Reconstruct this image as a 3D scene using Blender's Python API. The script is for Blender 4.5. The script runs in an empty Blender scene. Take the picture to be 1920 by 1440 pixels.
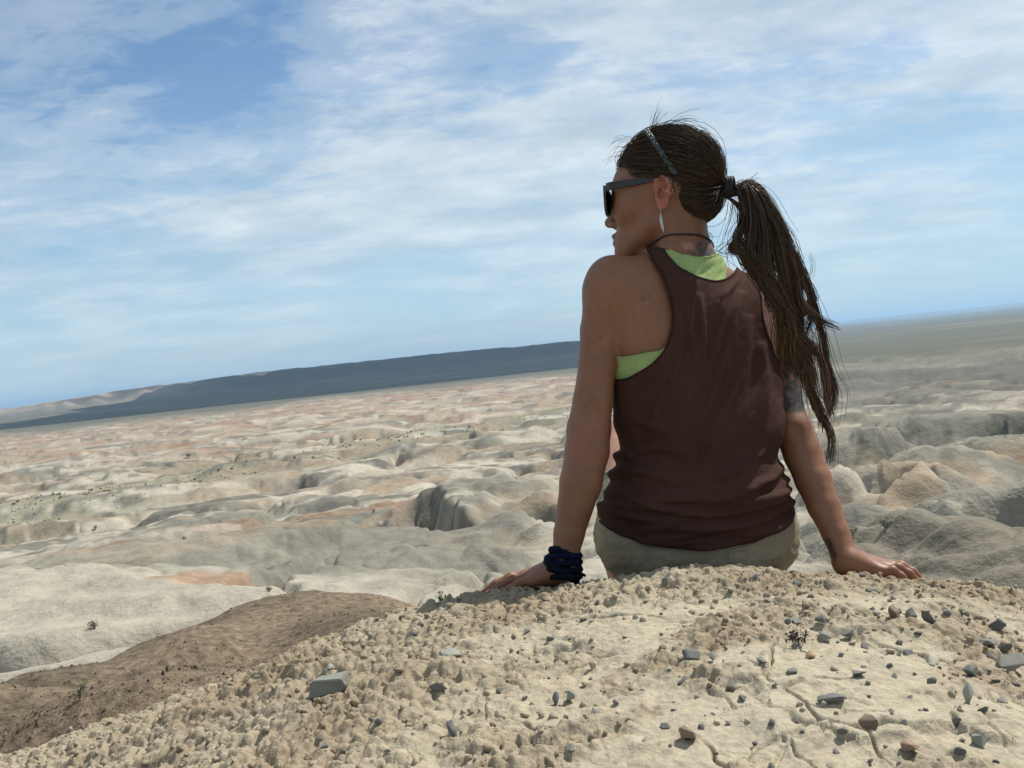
import bpy, bmesh, math, random
import numpy as np
from mathutils import Vector, Matrix

ONLY = ''
random.seed(7)
RNG = np.random.default_rng(7)
scene = bpy.context.scene
COL = scene.collection

# ------------------------------------------------------------------ camera
F = 1866.7                                # focal length in pixels of a 1920 px wide frame (35 mm lens)
ROLL = math.radians(5.88)
PITCH = math.radians(1.62)
CAM = np.array([0.0, 0.0, 0.45])
_R = np.array([1.0, 0, 0]); _U = np.array([0, math.sin(PITCH), math.cos(PITCH)])
FWD = np.array([0, math.cos(PITCH), -math.sin(PITCH)])
RGT = math.cos(ROLL) * _R - math.sin(ROLL) * _U
UPV = math.sin(ROLL) * _R + math.cos(ROLL) * _U
BASIS = np.stack([RGT, FWD, UPV], axis=1)           # columns: right, depth, up

def to_world(p):
    return CAM + np.asarray(p, float) @ BASIS.T

def J(px, py, d):
    """a place in the camera-levelled frame (right, depth, up), metres"""
    return np.array([(px - 960) / F * d, d, (720 - py) / F * d])

cam = bpy.data.cameras.new('camera'); camo = bpy.data.objects.new('camera', cam); COL.objects.link(camo)
cam.lens = 35; cam.sensor_width = 36; cam.clip_start = 0.05; cam.clip_end = 120000
M = Matrix([[RGT[i], UPV[i], -FWD[i], CAM[i]] for i in range(3)] + [[0, 0, 0, 1]])
camo.matrix_world = M
scene.camera = camo

# ------------------------------------------------------------------ sky, sun, exposure
SUN_AZ = math.radians(56)                 # to the right of the view direction (+Y)
SUN_EL = math.radians(55)
SUN_DIR = np.array([math.cos(SUN_EL) * math.sin(SUN_AZ), math.cos(SUN_EL) * math.cos(SUN_AZ), math.sin(SUN_EL)])
EXPOSURE = 0.3
CLOUD_DARK = (6.2, 7.4, 8.2); CLOUD_LIGHT = (9.8, 10.4, 10.6); AIR_COL = (5.0, 7.1, 8.8)

world = bpy.data.worlds.new('World'); scene.world = world; world.use_nodes = True
nt = world.node_tree; nt.nodes.clear()
def N(t, typ, **kw):
    n = t.nodes.new(typ)
    for k, v in kw.items():
        if k.startswith('i_'):
            n.inputs[k[2:].replace('_', ' ')].default_value = v
        else:
            setattr(n, k, v)
    return n
def MATH(t, op, a, b=None, clamp=False):
    n = t.nodes.new('ShaderNodeMath'); n.operation = op; n.use_clamp = clamp
    for i, v in enumerate((a, b)):
        if v is None: continue
        if isinstance(v, (int, float)): n.inputs[i].default_value = v
        else: t.links.new(v, n.inputs[i])
    return n.outputs[0]
def RAMP(t, fac, stops, interp='LINEAR'):
    n = t.nodes.new('ShaderNodeValToRGB'); n.color_ramp.interpolation = interp
    e = n.color_ramp.elements
    while len(e) < len(stops): e.new(0.5)
    for i, (p, c) in enumerate(stops):
        e[i].position = p
        e[i].color = (c, c, c, 1) if isinstance(c, (int, float)) else (*c, 1)
    t.links.new(fac, n.inputs[0]); return n.outputs[0]
def MIX(t, fac, a, b, mode='MIX'):
    n = t.nodes.new('ShaderNodeMix'); n.data_type = 'RGBA'; n.blend_type = mode
    for s, v in ((n.inputs[0], fac), (n.inputs[6], a), (n.inputs[7], b)):
        if isinstance(v, (int, float)): s.default_value = v
        elif isinstance(v, tuple): s.default_value = (*v, 1)
        else: t.links.new(v, s)
    return n.outputs[2]

sky = N(nt, 'ShaderNodeTexSky', sky_type='NISHITA', sun_disc=False)
sky.sun_elevation = SUN_EL; sky.sun_rotation = SUN_AZ
sky.air_density = 1.0; sky.dust_density = 0.0; sky.ozone_density = 1.2; sky.altitude = 800
tc = N(nt, 'ShaderNodeTexCoord'); sep = N(nt, 'ShaderNodeSeparateXYZ'); nt.links.new(tc.outputs['Generated'], sep.inputs[0])
zz = MATH(nt, 'MAXIMUM', sep.outputs[2], 0.0)
zp = MATH(nt, 'ADD', zz, 0.17)
cx_ = MATH(nt, 'DIVIDE', sep.outputs[0], zp); cy_ = MATH(nt, 'DIVIDE', sep.outputs[1], zp)
cmb = N(nt, 'ShaderNodeCombineXYZ'); nt.links.new(cx_, cmb.inputs[0]); nt.links.new(cy_, cmb.inputs[1])
def cloudnoise(scale, detail, rough, off, stretch=(1, 1, 1), rot=0.0, dist=0.0):
    mp = N(nt, 'ShaderNodeMapping'); mp.inputs['Location'].default_value = off
    mp.inputs['Rotation'].default_value = (0, 0, rot); mp.inputs['Scale'].default_value = stretch
    nt.links.new(cmb.outputs[0], mp.inputs[0])
    n = N(nt, 'ShaderNodeTexNoise'); nt.links.new(mp.outputs[0], n.inputs['Vector'])
    n.inputs['Scale'].default_value = scale; n.inputs['Detail'].default_value = detail
    n.inputs['Roughness'].default_value = rough; n.inputs['Distortion'].default_value = dist
    return n.outputs['Fac']
big = cloudnoise(0.62, 3, 0.5, (2.75, 1.25, 0), (1, 0.8, 1), 0.3, 0.3)
med = cloudnoise(2.0, 8, 0.56, (8.1, 2.4, 0), (1.0, 1.2, 1), 0.5, 0.3)
fin = cloudnoise(9.0, 7, 0.66, (1.7, 9.2, 0), (1.0, 1.5, 1), -0.3, 0.5)
cov = MATH(nt, 'ADD', MATH(nt, 'MULTIPLY', big, 0.95), MATH(nt, 'MULTIPLY', med, 0.72))
cov = MATH(nt, 'ADD', cov, MATH(nt, 'MULTIPLY', fin, 0.32))
cov = RAMP(nt, MATH(nt, 'MULTIPLY', cov, 0.5), [(0.375, 0.06), (0.435, 0.32), (0.52, 0.74), (0.63, 0.96)], 'EASE')
fade = RAMP(nt, sep.outputs[2], [(0.0, 0.25), (0.06, 0.45), (0.14, 0.85), (0.22, 1.0)])
cov = MATH(nt, 'MULTIPLY', cov, fade, True)
shade = cloudnoise(2.6, 6, 0.58, (4.4, 5.1, 0), (1, 1.4, 1), 0.2)
ccol = MIX(nt, RAMP(nt, shade, [(0.36, 0.0), (0.62, 1.0)]), CLOUD_DARK, CLOUD_LIGHT)
low = RAMP(nt, sep.outputs[2], [(0.0, 0.90), (0.10, 0.55), (0.28, 0.0)])      # pale blue air above the horizon
skc = MIX(nt, low, MIX(nt, 1.0, sky.outputs[0], (0.92, 1.18, 1.30), 'MULTIPLY'), AIR_COL)
mixed = MIX(nt, cov, skc, ccol)
bg = N(nt, 'ShaderNodeBackground'); bg.inputs[1].default_value = 0.072
nt.links.new(mixed, bg.inputs[0]); wo = N(nt, 'ShaderNodeOutputWorld'); nt.links.new(bg.outputs[0], wo.inputs[0])

sl = bpy.data.lights.new('sun', 'SUN'); sl.energy = 5.0; sl.angle = math.radians(0.6); sl.color = (1.0, 0.95, 0.87)
so = bpy.data.objects.new('sun', sl); COL.objects.link(so)
so.rotation_euler = Vector(SUN_DIR).to_track_quat('Z', 'Y').to_euler()
so.location = (20, 10, 30)

scene.view_settings.view_transform = 'Standard'; scene.view_settings.look = 'None'
scene.view_settings.exposure = EXPOSURE; scene.view_settings.gamma = 1.0
scene.view_settings.use_curve_mapping = False
scene.render.engine = 'CYCLES'
scene.cycles.use_denoising = True
scene.cycles.max_bounces = 6; scene.cycles.transparent_max_bounces = 6
scene.cycles.volume_bounces = 0

# ------------------------------------------------------------------ noise
_PT = [np.random.default_rng(1000 + i).permutation(256).astype(np.int64) for i in range(64)]
_GA = np.arange(256) * (2 * math.pi / 256); _GX = np.cos(_GA); _GY = np.sin(_GA)
def _hash(ix, iy, seed):
    """0..255 for a lattice cell"""
    p = _PT[seed % 64]; return p[(p[(ix + seed * 7) & 255] + iy) & 255]
def perlin(x, y, seed=0):
    x = np.asarray(x, float); y = np.asarray(y, float)
    ix = np.floor(x).astype(np.int64); iy = np.floor(y).astype(np.int64)
    fx = x - ix; fy = y - iy
    u = fx * fx * fx * (fx * (fx * 6 - 15) + 10); v = fy * fy * fy * (fy * (fy * 6 - 15) + 10)
    p = _PT[seed % 64]; a0 = p[(ix + seed * 7) & 255]; a1 = p[(ix + 1 + seed * 7) & 255]
    def g(a, dx, dy):
        h = p[(a + iy + dy) & 255]
        return _GX[h] * (fx - dx) + _GY[h] * (fy - dy)
    n0 = g(a0, 0, 0); n0 = n0 + u * (g(a1, 1, 0) - n0); n1 = g(a0, 0, 1); n1 = n1 + u * (g(a1, 1, 1) - n1)
    return 1.45 * (n0 + v * (n1 - n0))
def fbm(x, y, oct=4, seed=0, gain=0.5):
    s = 0; a = 1.0; t = 0
    for i in range(oct):
        s = s + a * perlin(x * 2 ** i, y * 2 ** i, seed + i * 17); t += a; a *= gain
    return s / t
def worley(x, y, seed=0, jit=1.0):
    """F1, F2 distances and the id of the nearest cell"""
    ix = np.floor(x).astype(np.int64); iy = np.floor(y).astype(np.int64)
    f1 = np.full(x.shape, 9.0); f2 = np.full(x.shape, 9.0); cid = np.zeros(x.shape, np.int64)
    for dx in (-1, 0, 1):
        for dy in (-1, 0, 1):
            cx = ix + dx; cy = iy + dy
            h = _hash(cx, cy, seed); h2 = _hash(cx, cy, seed + 101)
            px = cx + 0.5 + jit * (h / 256.0 - 0.5); py = cy + 0.5 + jit * (h2 / 256.0 - 0.5)
            d = np.hypot(px - x, py - y)
            near = d < f1
            f2 = np.where(near, f1, np.minimum(f2, d)); cid = np.where(near, h, cid); f1 = np.where(near, d, f1)
    return f1, f2, cid / 256.0
def sstep(a, b, x):
    t = np.clip((x - a) / (b - a), 0, 1); return t * t * (3 - 2 * t)
def smax(a, b, k):
    h = np.maximum(k - np.abs(a - b), 0) / k
    return np.maximum(a, b) + h * h * k * 0.25

# ------------------------------------------------------------------ object helpers
def tag(o, label=None, cat=None, group=None, kind=None):
    if label: o['label'] = label
    if cat: o['category'] = cat
    if group: o['group'] = group
    if kind: o['kind'] = kind
    return o
def mesh_from(name, v, f, smooth=True):
    me = bpy.data.meshes.new(name)
    v = np.ascontiguousarray(v, np.float32); f = np.ascontiguousarray(f, np.int32)
    nf, k = f.shape
    me.vertices.add(len(v)); me.vertices.foreach_set('co', v.ravel())
    me.loops.add(nf * k); me.loops.foreach_set('vertex_index', f.ravel())
    me.polygons.add(nf); me.polygons.foreach_set('loop_start', np.arange(0, nf * k, k, dtype=np.int32))
    me.update(calc_edges=True)
    me.polygons.foreach_set('use_smooth', np.full(nf, smooth))
    return me
def add_obj(name, me, mat=None, parent=None, loc=(0, 0, 0)):
    o = bpy.data.objects.new(name, me); COL.objects.link(o); o.location = loc
    if mat is not None: me.materials.append(mat)
    if parent is not None: o.parent = parent
    return o
def set_col(me, rgb, name='Col'):
    a = me.color_attributes.new(name, 'FLOAT_COLOR', 'POINT')
    c = np.ones((len(rgb), 4), np.float32); c[:, :3] = rgb
    a.data.foreach_set('color', c.ravel())
def grid_faces(nr, nc):
    i = np.arange(nr * nc).reshape(nr, nc)
    return np.stack([i[:-1, :-1], i[:-1, 1:], i[1:, 1:], i[1:, :-1]], -1).reshape(-1, 4)

# ------------------------------------------------------------------ materials
def new_mat(name):
    m = bpy.data.materials.new(name); m.use_nodes = True
    t = m.node_tree; b = t.nodes['Principled BSDF']
    return m, t, b
def coords(t, scale=1.0, kind='Object'):
    c = N(t, 'ShaderNodeTexCoord')
    return c.outputs[kind]
def noise(t, vec, scale, detail=4, rough=0.55, dist=0.0):
    n = N(t, 'ShaderNodeTexNoise'); t.links.new(vec, n.inputs['Vector'])
    n.inputs['Scale'].default_value = scale; n.inputs['Detail'].default_value = detail
    n.inputs['Roughness'].default_value = rough; n.inputs['Distortion'].default_value = dist
    return n.outputs['Fac']
def bump(t, b, height, strength, dist, prev=None):
    n = N(t, 'ShaderNodeBump'); n.inputs['Strength'].default_value = strength; n.inputs['Distance'].default_value = dist
    t.links.new(height, n.inputs['Height'])
    if prev is not None: t.links.new(prev, n.inputs['Normal'])
    t.links.new(n.outputs[0], b.inputs['Normal']); return n.outputs[0]
def attr(t, name='Col'):
    a = N(t, 'ShaderNodeVertexColor', layer_name=name); return a.outputs[0]

def mat_simple(name, col, rough=0.6, var=0.25, scale=30, spec=0.3, bumps=0.0, bscale=80, metal=0.0, coat=0.0):
    m, t, b = new_mat(name)
    v = coords(t)
    n = noise(t, v, scale, 4)
    f = RAMP(t, n, [(0.3, 1 - var), (0.7, 1 + var)])
    c = MIX(t, 1.0, tuple(col), f, 'MULTIPLY'); t.links.new(c, b.inputs['Base Color'])
    b.inputs['Roughness'].default_value = rough; b.inputs['Specular IOR Level'].default_value = spec
    b.inputs['Metallic'].default_value = metal; b.inputs['Coat Weight'].default_value = coat
    if bumps: bump(t, b, noise(t, v, bscale, 3), bumps, 0.002)
    return m

def mat_ground(name, fine, bdist, bstr=0.5, con=0.27):
    m, t, b = new_mat(name)
    v = coords(t)
    c0 = attr(t)
    n1 = noise(t, v, fine, 6, 0.6); n2 = noise(t, v, fine * 7.3, 4, 0.6)
    f = MATH(t, 'ADD', MATH(t, 'MULTIPLY', n1, 0.6), MATH(t, 'MULTIPLY', n2, 0.4))
    f = RAMP(t, f, [(0.32, 1 - con), (0.68, 1 + con)])
    c = MIX(t, 1.0, c0, f, 'MULTIPLY'); t.links.new(c, b.inputs['Base Color'])
    b.inputs['Roughness'].default_value = 0.95; b.inputs['Specular IOR Level'].default_value = 0.1
    p = bump(t, b, n1, bstr, bdist)
    bump(t, b, n2, bstr * 0.8, bdist / 5, p)
    return m

# ------------------------------------------------------------------ the mound the person sits on
_cr = [(-900, 1900), (-400, 1620), (0, 1442), (200, 1376), (350, 1316), (500, 1252), (600, 1216), (700, 1166), (850, 1131), (1000, 1116), (1150, 1096),
       (1300, 1071), (1500, 1075), (1650, 1096), (1800, 1106), (1920, 1118), (2200, 1165), (2700, 1300)]
_cw = np.array([to_world(J(a, b, 1.75)) for a, b in _cr])
_cx = np.linspace(-2.6, 2.6, 261); _cz = np.interp(_cx, _cw[:, 0], _cw[:, 2])
_k = np.hanning(15); _k /= _k.sum(); _cz = np.convolve(np.pad(_cz, 7, mode='edge'), _k, 'valid')

def rough_map(x, y):
    w = fbm(x * 4.5 + 3, y * 4.5, 3, 21)
    a = sstep(1.30, 1.52, y + 0.16 * w)
    b = sstep(0.16, -0.22, x + 0.30 * w + 0.12 * (1.4 - y))
    c = sstep(-0.02, 0.30, w + 0.1 * np.sin(x * 5))
    return np.clip(np.maximum(np.maximum(a, b), 0.85 * c), 0.06, 1)
def mound_base(x, y):
    z0 = np.interp(x, _cx, _cz) + 0.030
    t = np.maximum(0, y - 1.47); z = z0 - 0.40 * t * t - 1.3 * np.maximum(0, y - 2.12) ** 2
    z = z - 0.03 * np.maximum(0, 1.2 - y)
    return z + 0.016 * fbm(x * 3.2, y * 3.2, 2, 5)
def mound_z(x, y):
    x = np.asarray(x, float); y = np.asarray(y, float)
    z = mound_base(x, y)
    r = rough_map(x, y)
    wx = x + 0.03 * fbm(x * 9, y * 9, 3, 31); wy = y + 0.03 * fbm(x * 9, y * 9, 3, 32)
    z = z + 0.006 * fbm(x * 13, y * 13, 3, 41) * (0.4 + r)
    f1, f2, cid = worley(wx * 6.5, wy * 6.5, 51)
    on = sstep(-0.15, 0.2, fbm(x * 5, y * 5, 2, 61))
    e = f2 - f1
    z = z - 0.011 * np.exp(-(e / 0.022) ** 2) * on * (1 - 0.5 * r) + 0.007 * (cid - 0.5) * on * sstep(0, 0.12, e)
    f1, f2, cid = worley(wx * 17 + 4, wy * 17, 52); e = f2 - f1
    on2 = sstep(0.05, 0.3, fbm(x * 7 + 9, y * 7, 2, 62))
    z = z - 0.006 * np.exp(-(e / 0.032) ** 2) * on2
    # flaking ledges
    lx = x + 0.035 * fbm(x * 11, y * 11, 3, 35); ly = y + 0.035 * fbm(x * 11, y * 11, 3, 36)
    f1, f2, cid = worley(lx * 9 + 2, ly * 13, 53)
    z = z + 0.014 * (cid - 0.4) * sstep(0.0, 0.10, f2 - f1) * sstep(-0.1, 0.25, fbm(x * 6 + 2, y * 6, 2, 63))
    # crusted popcorn: packed crumbs with narrow crevices, lumps here and there
    wx = x + 0.010 * fbm(x * 30, y * 30, 3, 33); wy = y + 0.010 * fbm(x * 30, y * 30, 3, 34)
    nod = np.zeros_like(z)
    for sc, amp, sd in ((23, 0.0075, 76), (46, 0.0092, 77), (86, 0.0070, 78)):
        f1, f2, cid = worley(wx * sc, wy * sc, sd)
        e = np.clip((f2 - f1) * 2.2, 0, 1)
        nod = nod + amp * (0.35 + cid) * (e ** 0.6 - 0.6) * sstep(-0.35, 0.25, fbm(x * sc * 0.25 + sd, y * sc * 0.25, 2, sd))
    for sc, amp, th, sd in ((17, 0.012, 0.75, 71), (34, 0.010, 0.62, 72), (60, 0.0075, 0.5, 73)):
        f1, f2, cid = worley(wx * sc, wy * sc, sd)
        rad = 0.30 + 0.25 * cid
        h = amp * (0.45 + 0.7 * cid) * np.maximum(0, 1 - (f1 / rad) ** 2) ** 0.5 * (cid > th)
        nod = np.maximum(nod, h + 0.5 * nod)
    sparse = 0.35 * sstep(0.0, 0.4, fbm(x * 11 + 5, y * 11, 2, 81))
    z = z + nod * np.maximum(r, sparse)
    z = z + 0.0042 * fbm(x * 75, y * 75, 4, 91, 0.6) * (0.22 + 0.78 * r) + 0.007 * r * np.abs(fbm(x * 34, y * 34, 3, 93))
    return z
def mound_col(x, y, z):
    r = rough_map(x, y)
    pale = np.array([0.40, 0.355, 0.262]); tan = np.array([0.295, 0.240, 0.165]); red = np.array([0.265, 0.190, 0.13])
    w = sstep(-0.35, 0.4, fbm(x * 3.3 + 1, y * 3.3, 4, 15))
    m = np.clip(r * (0.45 + 0.7 * w), 0, 1)[..., None]
    c = pale * (1 - m) + tan * m
    q = (sstep(0.15, 0.5, fbm(x * 2.2 - 4, y * 2.2, 4, 16)) * r * 0.6)[..., None]
    c = c * (1 - q) + red * q
    return 0.90 * c * (1 + 0.16 * fbm(x * 25, y * 25, 3, 17))[..., None]

def pick_mound(px, py):
    """the place on the mound seen along a line of sight (used to put stones and hands down)"""
    d0 = J(px, py, 1.0) @ BASIS.T
    t = np.linspace(0.75, 2.4, 1200); P = CAM + t[:, None] * d0
    h = P[:, 2] - mound_base(P[:, 0], P[:, 1])
    i = np.argmax(h < 0) if (h < 0).any() else len(t) - 1
    return P[i]

MAT_MOUND = mat_ground('crusted_clay', 95, 0.006, 0.75)
if ONLY in ('', 'mound', 'nobody'):
    a = np.concatenate([np.linspace(-80, -33, 40)[:-1], np.linspace(-33, 33, 830), np.linspace(33, 80, 40)[1:]])
    a = np.radians(a)
    rr = np.concatenate([np.linspace(0.25, 0.86, 24)[:-1], np.linspace(0.86, 2.12, 500), np.linspace(2.12, 3.4, 60)[1:]])
    A, RR = np.meshgrid(a, rr)
    X = RR * np.sin(A); Y = RR * np.cos(A)
    Z = mound_z(X, Y)
    V = np.stack([X, Y, Z], -1).reshape(-1, 3)
    me = mesh_from('mound', V, grid_faces(*X.shape)); set_col(me, mound_col(X, Y, Z).reshape(-1, 3))
    o = add_obj('mound', me, MAT_MOUND); tag(o, kind='structure', label='pale crusted clay mound with cracks and nodules in front')

# ------------------------------------------------------------------ badlands, plain and mesa: one height function on a fan of sight
DOMES = []
def dome(px, py, d, rx, ry, h, ang=0.0, p=2.0):
    w = to_world(J(px, py, d)); DOMES.append((w[0], w[1] + ry * 0.15, w[2], rx, ry, h, math.radians(ang), p))
# (crest pixel, distance, half widths across and along the view, fall to the rim)
dome(520, 1142, 8.0, 2.3, 2.2, 1.3, 12)            # brown gravel hill
dome(330, 1205, 7.0, 1.5, 1.6, 0.9, 20)
dome(80, 1280, 6.5, 1.4, 1.2, 0.7, 20)
dome(640, 1172, 7.0, 1.4, 1.6, 0.9, 0)
dome(300, 1276, 4.1, 1.25, 0.7, 0.5, -6)            # the dark gravel shelf below the mound
dome(-250, 1330, 4.6, 1.8, 1.0, 0.5, -8)
dome(180, 1135, 42, 13, 9, 2.5, 8)                 # white hill
dome(-200, 1120, 46, 14, 10, 2.5, 0)
dome(60, 1215, 33, 9, 6, 2.0, 0)
dome(640, 1045, 58, 6.5, 9, 4.0, -20)              # pale hill beyond the gravel hill
dome(560, 1090, 50, 4, 6, 2.5, -20)
dome(880, 1020, 62, 5.5, 7, 3.5, 15)
dome(980, 965, 84, 8, 8, 4.5, 0)
dome(900, 905, 112, 11, 10, 6.0, 8, 4.0)           # flat topped dome with a dark cliff
dome(1040, 930, 100, 9, 8, 5.0, 0)
dome(480, 1010, 80, 15, 10, 4.5, 12)               # grey smooth hills
dome(200, 1045, 75, 16, 10, 4.0, -6)
dome(760, 975, 95, 10, 10, 3.5, 25)
dome(330, 985, 100, 14, 10, 4.0, 5)
dome(1770, 985, 21, 3.6, 3.2, 3.2, -10)            # grey shaded slope beyond the hand
dome(1980, 1000, 18, 3.0, 3.0, 3.0, 0)
dome(1560, 1040, 24, 2.6, 4.0, 3.0, 10)
dome(1900, 925, 36, 5.0, 4.5, 3.5, 0)
dome(1650, 955, 40, 4.0, 4.0, 3.0, 20)
dome(1660, 845, 70, 6.0, 5.0, 4.0, -12)
dome(1780, 838, 78, 5.5, 5.0, 4.0, 8)
dome(1640, 805, 110, 6.0, 6.0, 5.0, 0)
dome(1810, 770, 130, 13, 6.0, 6.0, 5, 4.0)
dome(1915, 810, 85, 7, 5, 4.0, 0)

TRENCH = []
for a_, b_, w_, d_ in (((750, 958, 102), (880, 985, 88), 3.0, 4.0), ((800, 990, 92), (790, 950, 112), 2.5, 3.5), ((1560, 1020, 26), (1720, 985, 33), 1.6, 1.8), ((1720, 985, 33), (1900, 960, 36), 1.4, 1.8), ((1600, 905, 52), (1800, 880, 60), 2.0, 2.4),
                       ((1690, 812, 105), (1900, 790, 122), 3.2, 4.0), ((1570, 868, 66), (1700, 850, 72), 2.0, 2.4), ((470, 1120, 45), (640, 1030, 66), 1.3, 1.5), ((680, 1035, 66), (780, 1010, 76), 2.0, 2.6), ((1000, 950, 95), (1060, 975, 84), 2.4, 3.0), ((880, 880, 150), (1060, 850, 170), 4.5, 4.0), ((420, 1000, 92), (560, 968, 104), 2.2, 2.0)):
    TRENCH.append((to_world(J(*a_))[:2], to_world(J(*b_))[:2], w_, d_))
MESA_A = np.radians([-60, -40, -30, -26, -20, -14, -9, -3, 3, 9, 16, 22, 30, 60])
MESA_H = np.array([0, 5, 14, 24, 40, 48, 50, 48, 46, 36, 12, 0, 0, 0.0])
def terrain(x, y):
    r = np.hypot(x, y) + 1e-6; az = np.arctan2(x, y)
    lr = np.log10(r)
    base = np.interp(lr, np.log10([2.0, 3.0, 6, 10, 16, 30, 60, 110, 200, 400, 800, 1300, 40000]),
                     [-1.5, -2.0, -3.3, -4.9, -6.2, -8.6, -11.9, -15.2, -18.2, -20.0, -21.5, -23, -30.0])
    base = base + 1.1 * sstep(0.1, 0.3, az) * sstep(10, 18, r) * (1 - sstep(60, 120, r))
    # rolling billows with sharp gullies between
    wx = x + 5 * fbm(x / 30, y / 30, 3, 101) + 1.4 * fbm(x / 8, y / 8, 3, 103); wy = y + 5 * fbm(x / 30, y / 30, 3, 102) + 1.4 * fbm(x / 8, y / 8, 3, 104)
    gap = 2 * math.radians(0.1) * r
    def lod(w): return sstep(1.2, 3.5, w / (0.0008 * r ** 1.5 + 0.01))
    def billow(w, sd):
        n = np.abs(perlin(wx / w, wy / (w * 1.0), sd)); return np.sqrt(n * n + 0.0009)
    amp = sstep(10, 40, r) * (1 - sstep(650, 1150, r + 160 * fbm(az * 9, lr * 3, 3, 140)))
    n = 5.0 * (billow(42, 111) - 0.35) * lod(42) + 2.7 * (billow(19, 112) - 0.3) * lod(19) + 1.2 * (billow(8.5, 113) - 0.3) * lod(8.5)
    n = n * (0.50 + 0.32 * sstep(60, 160, r))
    z = base + amp * n
    under = base - 1.5
    zf = z.ravel(); xf, yf, wxf, wyf = (np.ascontiguousarray(q).ravel() for q in (x, y, wx, wy))
    for i, (cx, cy, cz, rx, ry, h, a, p) in enumerate(DOMES):
        far = cy > 12
        sel = np.flatnonzero(((xf - cx) / rx) ** 2 + ((yf - cy) / ry) ** 2 < 12)
        if not len(sel): continue
        X_, Y_ = xf[sel], yf[sel]
        qx, qy = X_, Y_
        if far:
            qx = X_ + 0.5 * (wxf[sel] - X_) + 0.25 * rx * fbm(X_ / (0.9 * rx) + i, Y_ / (0.9 * ry), 2, 160 + i); qy = Y_ + 0.5 * (wyf[sel] - Y_) + 0.25 * ry * fbm(X_ / (0.9 * rx), Y_ / (0.9 * ry) + i, 2, 190 + i)
            h = h * 0.5
        dx = (qx - cx) * math.cos(a) + (qy - cy) * math.sin(a); dy = -(qx - cx) * math.sin(a) + (qy - cy) * math.cos(a)
        q = (dx / rx) ** 2 + (dy / ry) ** 2
        d = cz - h * q ** (p / 2)
        if far: d = d + 0.16 * h * (np.abs(perlin(wxf[sel] / (rx * 0.45), wyf[sel] / (ry * 0.45), 150 + i)) - 0.25) * 2
        zf[sel] = smax(zf[sel], d, 0.2 * h)
    z = zf.reshape(z.shape)
    # hard strata stand out as ledges
    st = 1.9; ph = z / st + 0.35 * fbm(x / 25, y / 25, 3, 145); fl_ = np.floor(ph); fr_ = ph - fl_
    zt = (fl_ + sstep(0.30, 0.72, fr_) - 0.35 * fbm(x / 25, y / 25, 3, 145)) * st
    tm = sstep(-0.25, 0.25, fbm(x / 45 + 3, y / 45, 3, 146)) * sstep(45, 90, r) * (1 - sstep(600, 900, r))
    z = z + 0.75 * tm * (zt - z)
    # steep-sided washes
    for (p0, p1, wd, dp) in TRENCH:
        e_ = p1 - p0; tt = np.clip(((x - p0[0]) * e_[0] + (y - p0[1]) * e_[1]) / (e_ @ e_), 0, 1)
        ds = np.hypot(x - p0[0] - tt * e_[0], y - p0[1] - tt * e_[1]) + 0.6 * wd * fbm(x / (2 * wd), y / (2 * wd), 3, 175)
        z = z - dp * (1 - sstep(0.45 * wd, 1.25 * wd, ds))
    # gullies cut into the clay
    for w, dp, wd, sd in ((36, 3.4, 0.055, 170), (15, 0.6, 0.035, 171)):
        g_ = np.abs(perlin(wx / w + 0.3, wy / w, sd) + 0.15 * perlin(x / (w * 0.3), y / (w * 0.3), sd + 5))
        z = z - dp * np.exp(-(g_ / wd) ** 2) * sstep(-0.25, 0.2, perlin(x / (w * 2.2), y / (w * 2.2), sd + 9)) * sstep(17, 40, r) * (1 - sstep(350, 700, r)) * lod(w * 0.35)
    fine = np.zeros_like(z)
    ux = wx + 0.8 * fbm(x / 2.5, y / 2.5, 2, 126); uy = wy + 0.8 * fbm(x / 2.5, y / 2.5, 2, 127)
    for w, am, sd in ((5.2, 0.50, 120), (2.9, 0.44, 121), (1.4, 0.28, 122), (0.65, 0.14, 123)):
        fine = fine + am * (np.abs(perlin(ux / w, uy / w, sd)) - 0.3) * lod(w) * (0.35 + 0.9 * sstep(-0.3, 0.3, perlin(x / (w * 4), y / (w * 4), sd + 30)))
    fine = fine * (1 - 0.6 * (1 - sstep(52, 66, r)) * sstep(-0.05, -0.12, az))
    z = z + fine * sstep(9, 22, r) * (1 - sstep(600, 1000, r))
    near = 1 - sstep(9, 16, r)
    z = z + near * (0.05 * fbm(x * 1.3, y * 1.3, 3, 131) + 0.02 * fbm(x * 6, y * 6, 3, 132))
    # the plain swells a little, then the long mesa
    z = z + sstep(900, 1500, r) * 2.0 * fbm(x / 420, y / 420, 3, 133)
    mh = np.interp(az, MESA_A, MESA_H)
    rim = 2550 + 260 * fbm(az * 6 + 3, 0 * az, 3, 134) + 120 * fbm(az * 30, 0 * az + 5, 3, 135)
    up = sstep(-620, 0, r - rim)
    prof = 0.35 * up + 0.65 * sstep(-190, 10, r - rim + 60 * fbm(x / 90, y / 90, 3, 136))
    z = z + mh * prof * (1 + 0.10 * fbm(x / 260, y / 260, 3, 137)) + 5 * up * sstep(0.03, 0.1, up) * (mh / 50) * (np.abs(fbm(x / 70, y / 200, 3, 138)) - 0.2)
    far = sstep(9000, 16000, r) * (1 - sstep(20000, 26000, r))
    z = z + far * (38 + 18 * fbm(az * 14, lr * 0, 4, 139)) * sstep(-0.1, 0.35, az)
    return z

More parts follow.
